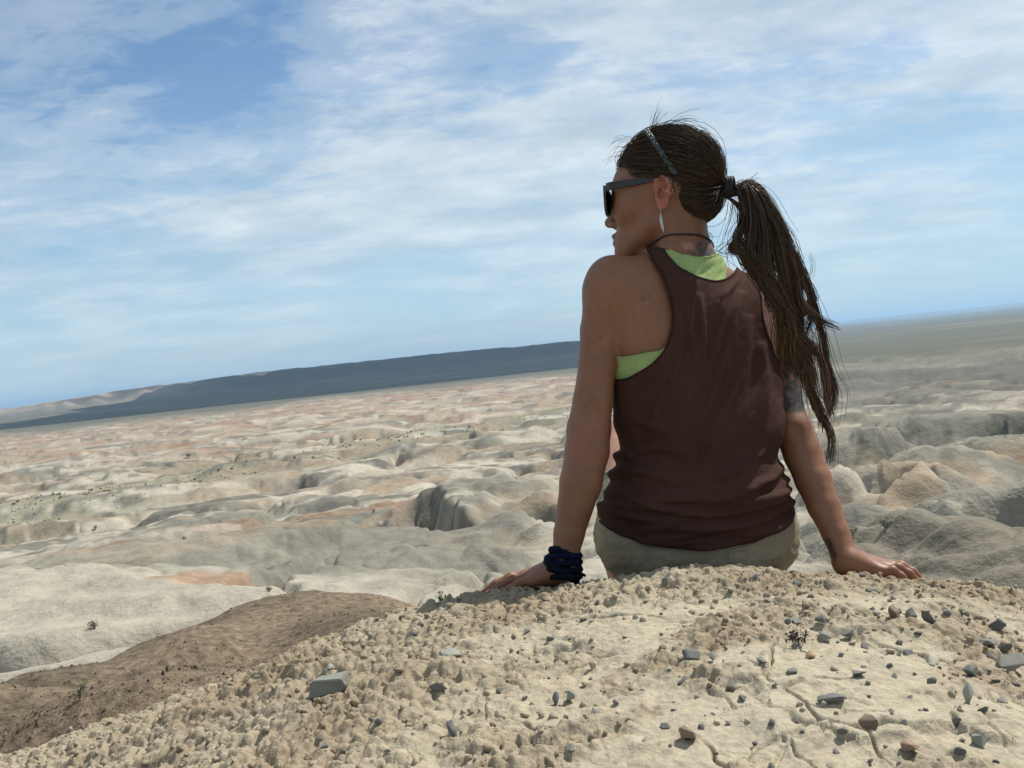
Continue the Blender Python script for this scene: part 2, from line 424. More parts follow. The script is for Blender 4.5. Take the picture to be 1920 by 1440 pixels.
def terrain_col(x, y, z):
    r = np.hypot(x, y); az = np.arctan2(x, y)
    C = lambda *a: np.array(a)
    cream = C(0.40, 0.365, 0.295); grey = C(0.195, 0.190, 0.155); sand = C(0.34, 0.262, 0.175); red = C(0.32, 0.185, 0.115); dark = C(0.12, 0.115, 0.10)
    brown = C(0.150, 0.120, 0.084); brown2 = C(0.225, 0.172, 0.118); green = C(0.13, 0.145, 0.085); plain = C(0.125, 0.125, 0.09); pink = C(0.36, 0.26, 0.20)
    def mixc(c, d, m): return c * (1 - m[..., None]) + d * m[..., None]
    w1 = fbm(x / 38 + 2, y / 38, 4, 201); w2 = fbm(x / 60 + 7, y / 60, 4, 202); w3 = fbm(x / 22, y / 22 + 3, 4, 203)
    c = np.broadcast_to(cream, x.shape + (3,)).copy()
    gm = sstep(-0.05, 0.35, w1 + 0.55 * sstep(55, 70, r) * (1 - sstep(105, 150, r)) * sstep(0.03, -0.06, az) + 0.25 * sstep(0.15, 0.25, az) + 0.12 * fbm(x / 4, y / 4, 3, 204))
    c = mixc(c, grey, 0.85 * gm)
    strata = sstep(0.2, 0.7, np.sin(z * 2.1 + 2.0 * w2 + 0.8 * w3))
    c = mixc(c, sand, strata * sstep(-0.15, 0.3, w2) * 0.55 * sstep(45, 90, r))
    c = mixc(c, sand, 0.55 * sstep(0.1, 0.4, w2 + 0.2 * sstep(200, 420, r)) * sstep(150, 300, r))
    c = mixc(c, pink, 0.75 * sstep(420, 640, r) * sstep(-0.35, 0.2, w2 + 0.3 * w3))
    c = mixc(c, red, 0.6 * sstep(0.12, 0.35, w3 * 0.7 + w2 * 0.5) * sstep(430, 700, r))
    # rust coloured faces and the dark band on the far side
    for px, py, d, s1, s2 in ((195, 1022, 84, 3.6, 5), (430, 985, 98, 3.8, 4), (600, 955, 112, 5.0, 7), (715, 940, 118, 5.0, 6), (400, 1103, 48, 3.0, 2.2), (1030, 935, 96, 2.5, 4), (1655, 862, 66, 4, 3), (1760, 852, 74, 5, 3), (1900, 830, 80, 6, 3)):
        p = to_world(J(px, py, d)); q = ((x - p[0]) / s1) ** 2 + ((y - p[1]) / s2) ** 2
        c = mixc(c, (red * 0.8 + sand * 0.25) if px < 1000 else sand, 0.75 * sstep(1.25, 0.55, q + 0.55 * w3 + 0.4 * fbm(x / 3, y / 3, 3, 207)))
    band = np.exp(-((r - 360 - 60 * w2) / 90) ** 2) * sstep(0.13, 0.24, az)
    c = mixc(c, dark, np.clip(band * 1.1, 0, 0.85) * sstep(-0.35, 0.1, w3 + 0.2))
    # dry wash with scrub
    wash = np.exp(-((r - (300 + 240 * az + 30 * w2)) / 34) ** 2) * sstep(0.16, 0.05, az)
    c = mixc(c, C(0.24, 0.235, 0.15), np.clip(wash, 0, 0.55))
    # gravel hills by the mound
    nb = (1 - sstep(10.5, 13.5, r)) * sstep(0.22, 0.05, az)
    bc = brown * (1 - sstep(-0.2, 0.4, fbm(x / 1.5, y / 1.5, 3, 205)))[..., None] + brown2 * sstep(-0.2, 0.4, fbm(x / 1.5, y / 1.5, 3, 205))[..., None]
    c = mixc(c, bc, nb)
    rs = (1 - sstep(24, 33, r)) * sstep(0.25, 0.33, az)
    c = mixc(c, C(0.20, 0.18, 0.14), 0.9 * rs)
    far_ = sstep(60, 130, r)
    b1 = fbm(x / 34 + 5, y / 11, 5, 211, 0.6); b2 = fbm(x / 26 - 5, y / 9, 5, 212, 0.6); b3 = fbm(x / 60, y / 16 + 9, 5, 213, 0.6); b4 = fbm(x / 15, y / 6 + 9, 4, 214, 0.6)
    c = mixc(c, grey * 0.85, 0.85 * sstep(0.03, 0.13, b1) * far_ * (1 - 0.6 * sstep(250, 500, r)))
    c = mixc(c, cream * 1.22, 0.85 * sstep(0.08, 0.18, b2) * far_)
    c = mixc(c, sand, 0.60 * sstep(0.08, 0.2, b3 + 0.08 * sstep(150, 350, r)) * far_ * (1 - 0.7 * sstep(0.12, 0.22, az) * sstep(150, 250, r)))
    c = mixc(c, dark, 0.72 * sstep(0.15, 0.25, b4) * far_)
    c = mixc(c, red * 0.95, 0.65 * sstep(0.12, 0.24, fbm(x / 50 + 3, y / 14, 5, 215, 0.6)) * sstep(200, 420, r))
    # plain and mesa
    rt = sstep(0.12, 0.22, az)
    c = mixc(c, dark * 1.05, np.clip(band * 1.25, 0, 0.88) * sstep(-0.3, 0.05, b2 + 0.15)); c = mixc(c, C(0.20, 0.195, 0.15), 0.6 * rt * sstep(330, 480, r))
    pl = sstep(700, 1100, r * (1 + 0.75 * rt) + 170 * fbm(az * 9, np.log10(r) * 3, 3, 140))
    pc = mixc(np.broadcast_to(plain, x.shape + (3,)).copy(), C(0.27, 0.235, 0.17), 0.7 * sstep(0.1, 0.45, fbm(x / 500, y / 180, 4, 206)))
    hz = sstep(-26, 8, z) * sstep(1700, 2300, r) * sstep(12000, 9000, r)
    pc = mixc(pc, C(0.11, 0.092, 0.085), np.clip(hz * (0.6 + 0.9 * fbm(x / 120, y / 120, 3, 208)), 0, 1))
    pale = hz * sstep(-0.27, -0.36, az) * sstep(0.05, 0.35, fbm(x / 260, y / 140, 4, 209) + 0.35 * sstep(-0.2, -0.36, az))
    pc = mixc(pc, C(0.42, 0.36, 0.28), np.clip(0.85 * pale, 0, 1))
    c = mixc(c, pc, pl)
    return 0.76 * c * (1 + 0.10 * fbm(x / 2.5, y / 2.5, 3, 210))[..., None]

MAT_BAD = mat_ground('badland_clay', 0.8, 0.30, 0.8)
MAT_GRAVEL = mat_ground('gravel_earth', 16, 0.03, 1.0, 0.75)
MAT_PLAIN = mat_ground('steppe', 0.03, 6.0, 0.35)
if ONLY in ('', 'land', 'nobody'):
    a = np.concatenate([np.linspace(-85, -38, 40)[:-1], np.linspace(-38, 38, 860), np.linspace(38, 85, 40)[1:]]); a = np.radians(a)
    t = np.linspace(2.3 ** -0.5, 12 ** -0.5, 150); r1 = t ** -2
    t = np.linspace(12 ** -0.5, 1250 ** -0.5, 520); r2 = t ** -2
    r3 = np.concatenate([np.geomspace(1250, 3200, 84), np.geomspace(3200, 60000, 30)[1:]])
    for nm, rr, mt in (('gravel_hills', r1, MAT_GRAVEL), ('badlands', r2, MAT_BAD), ('plain', r3, MAT_PLAIN)):
        if nm != 'badlands': aa = a[::2]
        else: aa = a
        A, RR = np.meshgrid(aa, rr); X = RR * np.sin(A); Y = RR * np.cos(A); Z = terrain(X, Y)
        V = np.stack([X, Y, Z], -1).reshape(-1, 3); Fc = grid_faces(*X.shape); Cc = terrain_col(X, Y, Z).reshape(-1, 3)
        parts_ = [(nm, np.ones(len(Fc), bool))]
        if nm == 'plain':
            fr_ = np.hypot(V[Fc[:, 0], 0], V[Fc[:, 0], 1]); up_ = (V[Fc, 2].min(1) > -21.5) & (fr_ > 1700) & (fr_ < 5200)
            parts_ = [('plain', ~up_), ('mesa', up_)]
        for n2_, mk_ in parts_:
            us_ = np.unique(Fc[mk_]); re_ = np.zeros(len(V), np.int64); re_[us_] = np.arange(len(us_))
            me = mesh_from(n2_, V[us_], re_[Fc[mk_]]); set_col(me, Cc[us_]); add_obj(n2_, me, mt)['kind'] = 'structure'
    # the rest of the land, behind and beside the camera, well below it
    aa = np.radians(np.linspace(84.5, 275.5, 48)); rr = np.geomspace(3.0, 60000, 30)
    A, RR = np.meshgrid(aa, rr); X = RR * np.sin(A); Y = RR * np.cos(A)
    Z = np.interp(np.log10(RR), np.log10([3, 10, 60, 400, 1300, 60000]), [-0.6, -1.5, -12, -20, -23, -30]) + sstep(20, 60, RR) * 2 * fbm(X / 40, Y / 40, 3, 301)
    me = mesh_from('land_behind', np.stack([X, Y, Z], -1).reshape(-1, 3), grid_faces(*X.shape))
    set_col(me, np.tile([0.40, 0.36, 0.28], (X.size, 1))); add_obj('land', me, MAT_PLAIN)['kind'] = 'structure'

# ------------------------------------------------------------------ the person: distance-field body, meshed by surface nets
PXM = F / 1.9
def smin(a, b, k):
    if k <= 0: return np.minimum(a, b)
    h = np.maximum(k - np.abs(a - b), 0) / k
    return np.minimum(a, b) - h * h * k * 0.25
class Prim:
    def __init__(s, kind, k, **kw): s.kind = kind; s.k = k; s.__dict__.update(kw)
    def bounds(s, m):
        if s.kind == 'cone':
            r = max(s.ra, s.rb) + m; return np.minimum(s.a, s.b) - r, np.maximum(s.a, s.b) + r
        r = np.abs(s.Rm) @ s.r + m; return s.c - r, s.c + r
    def d(s, p):
        if s.kind == 'cone':
            ba = s.b - s.a; pa = p - s.a
            h = np.clip(pa @ ba / (ba @ ba), 0, 1)
            q = pa - h[..., None] * ba
            return np.sqrt((q * q).sum(-1)) - (s.ra + (s.rb - s.ra) * h)
        q = (p - s.c) @ s.Rm                       # into the ellipsoid's own axes
        k0 = np.sqrt(((q / s.r) ** 2).sum(-1)); k1 = np.sqrt(((q / s.r ** 2) ** 2).sum(-1)) + 1e-9
        return k0 * (k0 - 1) / k1
def cone(a, b, ra, rb, k=0.02, sub=False): return Prim('cone', k, a=np.asarray(a, float), b=np.asarray(b, float), ra=ra, rb=rb, sub=sub)
def ell(c, r, k=0.03, R=None, sub=False): return Prim('ell', k, c=np.asarray(c, float), r=np.asarray(r, float), Rm=np.eye(3) if R is None else np.asarray(R, float), sub=sub)
class Group:
    """primitives blended among themselves, then joined to the rest with blend k"""
    def __init__(s, prims, k): s.prims = prims; s.k = k; s.sub = False
    def bounds(s, m):
        B = [q.bounds(m) for q in s.prims if not q.sub]; return np.min([x[0] for x in B], 0), np.max([x[1] for x in B], 0)
    def d(s, p): return field(s.prims, p)
FARV = 0.25
def field(prims, p):
    sh = p.shape[:-1]; P = p.reshape(-1, 3); d = np.full(len(P), FARV)
    for q in prims:
        a, b = q.bounds(q.k + 0.03)
        i = np.flatnonzero(((P > a) & (P < b)).all(1))
        if not len(i): continue
        e = q.d(P[i]); d[i] = -smin(-d[i], e, q.k) if q.sub else smin(d[i], e, q.k)
    return d.reshape(sh)
def fill(prims, bl, h, n, off):
    D = np.full(n, FARV, np.float32)
    for q in prims:
        a, b = q.bounds(q.k + abs(off) + 3 * h)
        i0 = np.clip(((a - bl) / h).astype(int), 0, n); i1 = np.clip(((b - bl) / h).astype(int) + 1, 0, n)
        if (i1 <= i0).any(): continue
        sl = tuple(slice(i0[i], i1[i]) for i in range(3))
        if isinstance(q, Group): e = fill(q.prims, bl + h * i0, h, i1 - i0, off)
        else:
            g = np.stack(np.meshgrid(*[(bl[i] + h * np.arange(n[i]))[sl[i]] for i in range(3)], indexing='ij'), -1).astype(np.float32)
            e = q.d(g).astype(np.float32)
        D[sl] = -smin(-D[sl], e, q.k) if q.sub else smin(D[sl], e, q.k)
    return D
def normals(V, Q):
    n = np.cross(V[Q[:, 2]] - V[Q[:, 0]], V[Q[:, -1]] - V[Q[:, 1]])
    out = np.stack([sum(np.bincount(Q[:, j], weights=n[:, i], minlength=len(V)) for j in range(Q.shape[1])) for i in range(3)], -1)
    return out / (np.linalg.norm(out, axis=1, keepdims=True) + 1e-12)
def netmesh(prims, h, off=0.0, settle=2):
    """surface nets of the zero level of field(prims) - off"""
    B = [q.bounds(abs(off) + 0.012) for q in prims if not q.sub]; bl = np.min([x[0] for x in B], 0); bh = np.max([x[1] for x in B], 0)
    n = np.ceil((bh - bl) / h).astype(int) + 2
    D = fill(prims, bl, h, n, off) - off
    S = D < 0
    c = np.zeros(n - 1, np.int8)
    cr = [(i, j, k) for i in (0, 1) for j in (0, 1) for k in (0, 1)]
    for i, j, k in cr: c += S[i:n[0] - 1 + i, j:n[1] - 1 + j, k:n[2] - 1 + k]
    act = (c > 0) & (c < 8); idx = np.argwhere(act)
    ids = np.full(n - 1, -1, np.int64); ids[act] = np.arange(len(idx))
    acc = np.zeros((len(idx), 3)); cnt = np.zeros(len(idx))
    val = {q: D[idx[:, 0] + q[0], idx[:, 1] + q[1], idx[:, 2] + q[2]] for q in cr}
    for q in cr:
        for ax_ in range(3):
            if q[ax_]: continue
            q2 = list(q); q2[ax_] = 1; q2 = tuple(q2)
            va, vb = val[q], val[q2]; m = (va < 0) != (vb < 0)
            t = np.where(m, va / np.where(m, va - vb, 1), 0)
            pt = np.tile(np.array(q, float), (len(idx), 1)); pt[:, ax_] += t
            acc[m] += pt[m]; cnt[m] += 1
    V = bl + h * (idx + acc / cnt[:, None])
    quads = []
    for ax_ in range(3):
        u, w = (ax_ + 1) % 3, (ax_ + 2) % 3
        s0 = [slice(1, n[i] - 1) for i in range(3)]; s1 = list(s0); s0[ax_] = slice(0, n[ax_] - 1); s1[ax_] = slice(1, n[ax_])
        A = S[tuple(s0)]; Bq = S[tuple(s1)]; e = np.argwhere(A != Bq)
        off3 = np.array([1, 1, 1]); off3[ax_] = 0
        e2 = e + off3
        flip = A[tuple(e.T)]
        def cell(du, dw):
            q = e2.copy(); q[:, u] += du; q[:, w] += dw; return ids[tuple(q.T)]
        Qq = np.stack([cell(-1, -1), cell(0, -1), cell(0, 0), cell(-1, 0)], 1)
        Qq[~flip] = Qq[~flip][:, ::-1]; quads.append(Qq)
    Q = np.concatenate(quads); Q = Q[(Q >= 0).all(1)]
    for it in range(settle):                            # settle the vertices on the surface
        V = relax(V, Q, 1, 0.5)
        d = field(prims, V) - off; V = V - np.clip(d, -h, h)[:, None] * normals(V, Q)
    return V, Q
def grad(prims, p, e=0.0015):
    g = np.stack([field(prims, p + np.eye(3)[i] * e) - field(prims, p - np.eye(3)[i] * e) for i in range(3)], -1)
    return g / (np.linalg.norm(g, axis=-1, keepdims=True) + 1e-9)
def relax(V, Q, n=3, lam=0.5, keep=None):
    E = np.concatenate([Q[:, [i, (i + 1) % Q.shape[1]]] for i in range(Q.shape[1])]); E = np.concatenate([E, E[:, ::-1]])
    deg = np.bincount(E[:, 0], minlength=len(V))[:, None]
    for _ in range(n):
        s = np.stack([np.bincount(E[:, 0], weights=V[E[:, 1], i], minlength=len(V)) for i in range(3)], -1)
        W = V + lam * (s / np.maximum(deg, 1) - V)
        V = W if keep is None else np.where(keep[:, None], V, W)
    return V
def screen(V):
    return np.stack([960 + F * V[:, 0] / V[:, 1], 720 - F * V[:, 2] / V[:, 1]], -1)
def poly_sd(P, poly):
    """signed distance to a polygon, positive inside"""
    poly = np.asarray(poly, float); d = np.full(len(P), 1e9); ins = np.zeros(len(P), bool)
    for a, b in zip(poly, np.roll(poly, -1, 0)):
        e = b - a; w = P - a; t = np.clip(w @ e / (e @ e), 0, 1); q = w - t[:, None] * e
        d = np.minimum(d, (q * q).sum(1))
        c = (a[1] > P[:, 1]) != (b[1] > P[:, 1])
        xx = a[0] + (P[:, 1] - a[1]) * e[0] / (e[1] if e[1] else 1e-9)
        ins ^= c & (P[:, 0] < xx)
    return np.where(ins, 1, -1) * np.sqrt(d)
def spline(pts, n):
    """Catmull-Rom through pts (any dimension)"""
    P = np.asarray(pts, float); P = np.vstack([2 * P[0] - P[1], P, 2 * P[-1] - P[-2]])
    t = np.linspace(0, len(P) - 3 - 1e-6, n); i = t.astype(int); f = (t - i)[:, None]
    a, b, c, d = P[i], P[i + 1], P[i + 2], P[i + 3]
    return 0.5 * (2 * b + (c - a) * f + (2 * a - 5 * b + 4 * c - d) * f ** 2 + (3 * b - a - 3 * c + d) * f ** 3)
def closed_spline(pts, n):
    P = np.asarray(pts, float); m = len(P)
    t = np.linspace(0, m, n, endpoint=False); i = t.astype(int); f = (t - i)[:, None]
    a, b, c, d = P[(i - 1) % m], P[i % m], P[(i + 1) % m], P[(i + 2) % m]
    return 0.5 * (2 * b + (c - a) * f + (2 * a - 5 * b + 4 * c - d) * f ** 2 + (3 * b - a - 3 * c + d) * f ** 3)
def clip_mesh(V, Q, m, extra=None):
    """keep the part of a mesh where the vertex value m is positive, cut cleanly through the faces"""
    T = np.concatenate([Q[:, [0, 1, 2]], Q[:, [0, 2, 3]]]) if Q.shape[1] == 4 else Q
    s = m[T] > 0; n = s.sum(1)
    out = [T[n == 3]]; newv = []; key = {}; base = len(V)
    def cut(i, j):
        a, b = (i, j) if i < j else (j, i)
        if (a, b) not in key:
            t = m[a] / (m[a] - m[b]); key[(a, b)] = base + len(newv); newv.append(V[a] + t * (V[b] - V[a]))
        return key[(a, b)]
    add = []
    for tri, ss, k in zip(T[(n == 1) | (n == 2)], s[(n == 1) | (n == 2)], n[(n == 1) | (n == 2)]):
        if k == 1:
            i = int(np.argmax(ss)); a, b, c = tri[i], tri[(i + 1) % 3], tri[(i + 2) % 3]
            add.append((a, cut(a, b), cut(a, c)))
        else:
            i = int(np.argmin(ss)); a, b, c = tri[i], tri[(i + 1) % 3], tri[(i + 2) % 3]
            ab, ac = cut(a, b), cut(a, c); add.append((ab, b, c)); add.append((ab, c, ac))
    if add: out.append(np.array(add))
    W = np.vstack([V, np.array(newv)]) if newv else V
    T = np.concatenate(out)
    used = np.unique(T); re = np.full(len(W), -1); re[used] = np.arange(len(used))
    return W[used], re[T]
def rim_loops(T):
    E = np.concatenate([T[:, [i, (i + 1) % 3]] for i in range(3)])
    k = np.sort(E, 1); u, inv, c = np.unique(k, axis=0, return_inverse=True, return_counts=True)
    B = E[c[inv] == 1]; nxt = {}
    for a, b in B: nxt.setdefault(int(a), []).append(int(b))
    loops = []
    while nxt:
        a = next(iter(nxt)); L = [a]
        while a in nxt:
            b = nxt[a].pop()
            if not nxt[a]: del nxt[a]
            a = b
            if a == L[0]: break
            L.append(a)
        if len(L) > 12: loops.append(L)
    return loops
def tube(P, R, sides=6, closed=False, flat=1.0, nrm=None):
    """a tube along points P with radii R"""
    P = np.asarray(P, float); n = len(P); R = np.broadcast_to(np.asarray(R, float), (n,))
    T = np.gradient(P, axis=0)
    if closed: T = np.roll(P, -1, 0) - np.roll(P, 1, 0)
    T /= np.linalg.norm(T, axis=1, keepdims=True) + 1e-9
    ref = np.array([0.31, 0.2, 0.93]) if nrm is None else nrm
    X = np.cross(T, ref); X /= np.linalg.norm(X, axis=1, keepdims=True) + 1e-9; Y = np.cross(T, X)
    a = np.arange(sides) * 2 * math.pi / sides
    V = P[:, None] + R[:, None, None] * (np.cos(a)[None, :, None] * X[:, None] + flat * np.sin(a)[None, :, None] * Y[:, None])
    i = np.arange(n * sides).reshape(n, sides)
    r = i if not closed else np.vstack([i, i[:1]])
    j = np.roll(r, -1, 1)
    Q = np.stack([r[:-1], j[:-1], j[1:], r[1:]], -1).reshape(-1, 4)
    return V.reshape(-1, 3), Q
def merge(parts):
    vs, qs, o = [], [], 0
    for v, q in parts: vs.append(v); qs.append(q + o); o += len(v)
    return np.vstack(vs), np.vstack(qs)

# ---- skeleton (pixels of the photograph and distance from the camera)
def px(r): return r / PXM
SH_L, EL_L, WR_L = J(1146, 548, 1.95), J(1101, 828, 1.90), J(1060, 1050, 1.86)
SH_R, EL_R, WR_R = J(1452, 588, 1.98), J(1500, 838, 1.94), J(1586, 1048, 1.87)
HEAD = J(1246, 335, 2.0)
YAW = math.radians(25)
HF = np.array([-math.cos(YAW), math.sin(YAW), 0.0]); HL = np.array([-math.sin(YAW), -math.cos(YAW), 0.0]); HU = np.array([0, 0, 1.0])
HT = math.radians(-2); HF, HU = HF * math.cos(HT) + HU * math.sin(HT), HU * math.cos(HT) - HF * math.sin(HT)
HR = np.stack([HF, HL, HU], 1)
def hp(f, l, u): return HEAD + f * HF + l * HL + u * HU

TY = math.radians(27)
TR = np.array([[math.cos(TY), -math.sin(TY), 0], [math.sin(TY), math.cos(TY), 0], [0, 0, 1.0]])
def JT(x, y, d): return J(x, y, d + math.tan(TY) * (x - 1305) / PXM * np.interp(y, [520, 640, 1000], [1, 1, 0.35]))
torso = [
    ell(J(1302, 1000, 2.0), (0.180, 0.125, 0.125)),
    ell(J(1312, 880, 1.985), (0.132, 0.098, 0.15), 0.06),
    ell(J(1309, 700, 1.985), (0.150, 0.108, 0.20), 0.06, TR),
    cone(JT(1175, 640, 1.99), JT(1190, 780, 1.99), 0.035, 0.03, 0.05), cone(JT(1440, 660, 1.99), JT(1430, 780, 1.99), 0.035, 0.03, 0.05),
    cone(JT(1190, 575, 2.00), JT(1430, 610, 2.00), 0.070, 0.070, 0.05),
    ell(JT(1235, 625, 1.945), (0.062, 0.030, 0.085), 0.05, TR),     # shoulder blades
    ell(JT(1400, 645, 1.945), (0.055, 0.030, 0.085), 0.05, TR),
    cone(J(1282, 502, 1.985), JT(1160, 526, 1.995), 0.042, 0.040, 0.035),   # trapezius
    cone(J(1318, 520, 1.99), JT(1440, 584, 1.995), 0.040, 0.038, 0.03),
    cone(J(1296, 518, 1.985), J(1310, 600, 1.965), 0.043, 0.06, 0.04),
]
legs = [
    cone(J(1215, 1000, 2.03), J(1168, 832, 2.45), 0.092, 0.060, 0.05),   # left thigh, knee up
    cone(J(1168, 832, 2.45), J(1160, 905, 2.50), 0.058, 0.056, 0.03),
    cone(J(1162, 860, 2.49), J(1170, 1110, 2.62), 0.054, 0.038, 0.03),
    ell(J(1165, 1000, 2.60), (0.050, 0.055, 0.10), 0.04),
    cone(J(1400, 1000, 2.03), J(1405, 885, 2.42), 0.092, 0.060, 0.05),
    cone(J(1405, 895, 2.45), J(1405, 1115, 2.60), 0.055, 0.038, 0.03),
    ell(J(1405, 1010, 2.56), (0.050, 0.055, 0.10), 0.04),
    cone(J(1170, 1118, 2.61), J(1160, 1140, 2.80), 0.036, 0.028, 0.03),
    cone(J(1405, 1122, 2.59), J(1410, 1145, 2.78), 0.036, 0.028, 0.03),
]
def chain(pts, k):
    out = []
    for (x0, y0, d0, r0), (x1, y1, d1, r1) in zip(pts[:-1], pts[1:]): out.append(cone(J(x0, y0, d0), J(x1, y1, d1), r0, r1, k))
    return out
delt = [ell(J(1139, 545, 1.915), (0.045, 0.052, 0.060), 0.04), ell(J(1452, 590, 2.065), (0.048, 0.052, 0.062), 0.05)]
arm_l = chain([(1140, 552, 1.915, 0.046), (1125, 620, 1.912, 0.0375), (1120, 680, 1.906, 0.0355), (1112, 750, 1.899, 0.0375), (1104, 805, 1.895, 0.0415),
               (1101, 845, 1.888, 0.0415), (1089, 905, 1.880, 0.0395), (1067, 1000, 1.866, 0.0285), (1059, 1052, 1.86, 0.0245)], 0.006)
arm_r = chain([(1452, 592, 2.065, 0.046), (1464, 650, 2.05, 0.040), (1467, 705, 2.035, 0.036), (1472, 762, 2.01, 0.0355), (1487, 806, 1.985, 0.037),
               (1506, 852, 1.97, 0.0375), (1525, 900, 1.945, 0.0345), (1545, 950, 1.92, 0.0305), (1567, 1000, 1.895, 0.0255), (1586, 1048, 1.87, 0.0240)], 0.006)
def hand(wr, kn, tips, wthumb, side):
    """palm and five fingers; kn: knuckle pixels/depths, tips: list of joint chains"""
    out = [cone(wr, kn[1], 0.023, 0.0135, 0.02), cone(wr, kn[0], 0.021, 0.0125, 0.015), cone(wr, kn[2], 0.021, 0.012, 0.015), cone(wr, kn[3], 0.020, 0.011, 0.015)]
    for ch, r in zip(tips, (0.0092, 0.0095, 0.009, 0.008)):
        for a, b, i in zip(ch[:-1], ch[1:], range(3)): out.append(cone(a, b, r * (1 - 0.09 * i), r * (1 - 0.09 * (i + 1)), 0.007))
    for a, b, r1, r2 in wthumb: out.append(cone(a, b, r1, r2, 0.010))
    return out
# left hand: fingers point to the left of the picture, little finger nearest
kl = [J(992, 1084, 1.895), J(988, 1080, 1.875), J(990, 1084, 1.853), J(996, 1090, 1.832)]
fl = []
for k, (dx, lf) in zip(kl, ((-8, 66), (-10, 74), (-6, 68), (0, 54))):
    s = screen(k[None])[0]; d = k[1]
    fl.append([k, J(s[0] - lf * 0.42, s[1] + 3, d - 0.006), J(s[0] - lf * 0.78, s[1] + 15, d - 0.010), J(s[0] - lf * 1.08, s[1] + 29, d - 0.012)])
tl = [(J(1050, 1078, 1.885), J(1022, 1094, 1.925), 0.015, 0.0115), (J(1022, 1094, 1.925), J(996, 1104, 1.945), 0.0112, 0.0085)]
hand_l = hand(J(1056, 1068, 1.86), kl, fl, tl, 1)
kr = [J(1660, 1066, 1.905), J(1664, 1063, 1.884), J(1661, 1066, 1.862), J(1654, 1071, 1.842)]
fr = []
for k, (lf) in zip(kr, (58, 64, 60, 50)):
    s = screen(k[None])[0]; d = k[1]
    fr.append([k, J(s[0] + lf * 0.40, s[1] - 2, d - 0.006), J(s[0] + lf * 0.72, s[1] + 9, d - 0.010), J(s[0] + lf * 0.98, s[1] + 23, d - 0.012)])
tr = [(J(1606, 1066, 1.895), J(1636, 1078, 1.935), 0.015, 0.0115), (J(1636, 1078, 1.935), J(1662, 1084, 1.955), 0.0112, 0.0085)]
hand_r = hand(J(1592, 1056, 1.868), kr, fr, tr, -1)

skull = [
    ell(hp(-0.004, 0, 0.006), (0.097, 0.075, 0.083), 0.02, HR),
    ell(hp(-0.030, 0, -0.008), (0.070, 0.072, 0.072), 0.03, HR),
]
face = [
    ell(hp(0.040, 0, -0.055), (0.060, 0.062, 0.085), 0.04, HR),
    ell(hp(0.058, 0, -0.018), (0.042, 0.060, 0.040), 0.03, HR),                 # brow
    cone(hp(0.052, 0.050, -0.056), hp(0.072, 0.034, -0.062), 0.022, 0.020, 0.03),   # cheekbones
    cone(hp(0.052, -0.050, -0.056), hp(0.072, -0.034, -0.062), 0.022, 0.020, 0.03),
    cone(hp(0.004, 0.052, -0.094), hp(0.080, 0.015, -0.142), 0.017, 0.016, 0.025),   # jaw
    cone(hp(0.004, -0.052, -0.094), hp(0.080, -0.015, -0.142), 0.017, 0.016, 0.025),
    ell(hp(0.085, 0, -0.143), (0.020, 0.024, 0.018), 0.025, HR),                # chin
    ell(hp(0.076, 0, -0.112), (0.028, 0.034, 0.026), 0.02, HR),                 # mouth barrel
    ell(hp(0.1035, 0, -0.1075), (0.0100, 0.022, 0.0068), 0.006, HR),             # lips
    ell(hp(0.1020, 0, -0.1215), (0.0100, 0.019, 0.0078), 0.006, HR),
    cone(hp(0.094, 0, -0.030), hp(0.116, 0, -0.074), 0.0085, 0.0095, 0.014),    # nose
    ell(hp(0.1185, 0, -0.078), (0.0105, 0.0100, 0.0090), 0.008, HR),
    ell(hp(0.106, 0.0125, -0.084), (0.0105, 0.0065, 0.0075), 0.006, HR),
    ell(hp(0.106, -0.0125, -0.084), (0.0105, 0.0065, 0.0075), 0.006, HR),
    ell(hp(0.086, 0.031, -0.038), (0.016, 0.015, 0.013), 0.015, HR, True),      # eye sockets
    ell(hp(0.086, -0.031, -0.038), (0.016, 0.015, 0.013), 0.015, HR, True),
    ell(hp(0.074, 0.031, -0.040), (0.0125, 0.0125, 0.0125), 0.004, HR), ell(hp(0.074, -0.031, -0.040), (0.0125, 0.0125, 0.0125), 0.004, HR),
]
neck = [
    cone(hp(-0.030, 0, -0.055), J(1288, 496, 1.99), 0.048, 0.049, 0.03),
    cone(hp(-0.012, 0.050, -0.075), J(1262, 488, 1.96), 0.013, 0.014, 0.03),
    cone(hp(0.0, 0.0, -0.10), J(1290, 500, 2.01), 0.040, 0.045, 0.03),
]
EARC = hp(-0.016, 0.0775, -0.046)
ER = np.stack([HF * math.cos(0.35) - HL * math.sin(0.35) * -1 * 0.0 + HU * 0.12, HL, HU], 1)
def earp(f, u, l=0.0): return EARC + 1.15 * f * HF + u * HU + l * HL
ear = []
_rim = [(0.010, 0.004, -0.002), (0.0125, 0.016, 0.000), (0.008, 0.027, 0.004), (-0.003, 0.030, 0.009), (-0.0125, 0.024, 0.012), (-0.016, 0.011, 0.013), (-0.0135, -0.004, 0.011), (-0.008, -0.016, 0.007), (0.0005, -0.026, 0.003), (0.006, -0.022, 0.000), (0.008, -0.010, -0.002)]
_rp = [earp(*q) for q in _rim]
for i in range(len(_rp) - 1): ear.append(cone(_rp[i], _rp[i + 1], 0.0042, 0.0042, 0.004))
ear += [ell(earp(-0.002, 0.004, 0.001), (0.015, 0.0055, 0.027), 0.006, HR), ell(earp(-0.003, -0.02, 0.002), (0.008, 0.004, 0.010), 0.006, HR)]
ear_cut = [ell(earp(0.001, -0.001, 0.009), (0.0070, 0.0100, 0.0110), 0.003, HR, True), ell(earp(-0.004, 0.016, 0.011), (0.0075, 0.0065, 0.0085), 0.003, HR, True)]
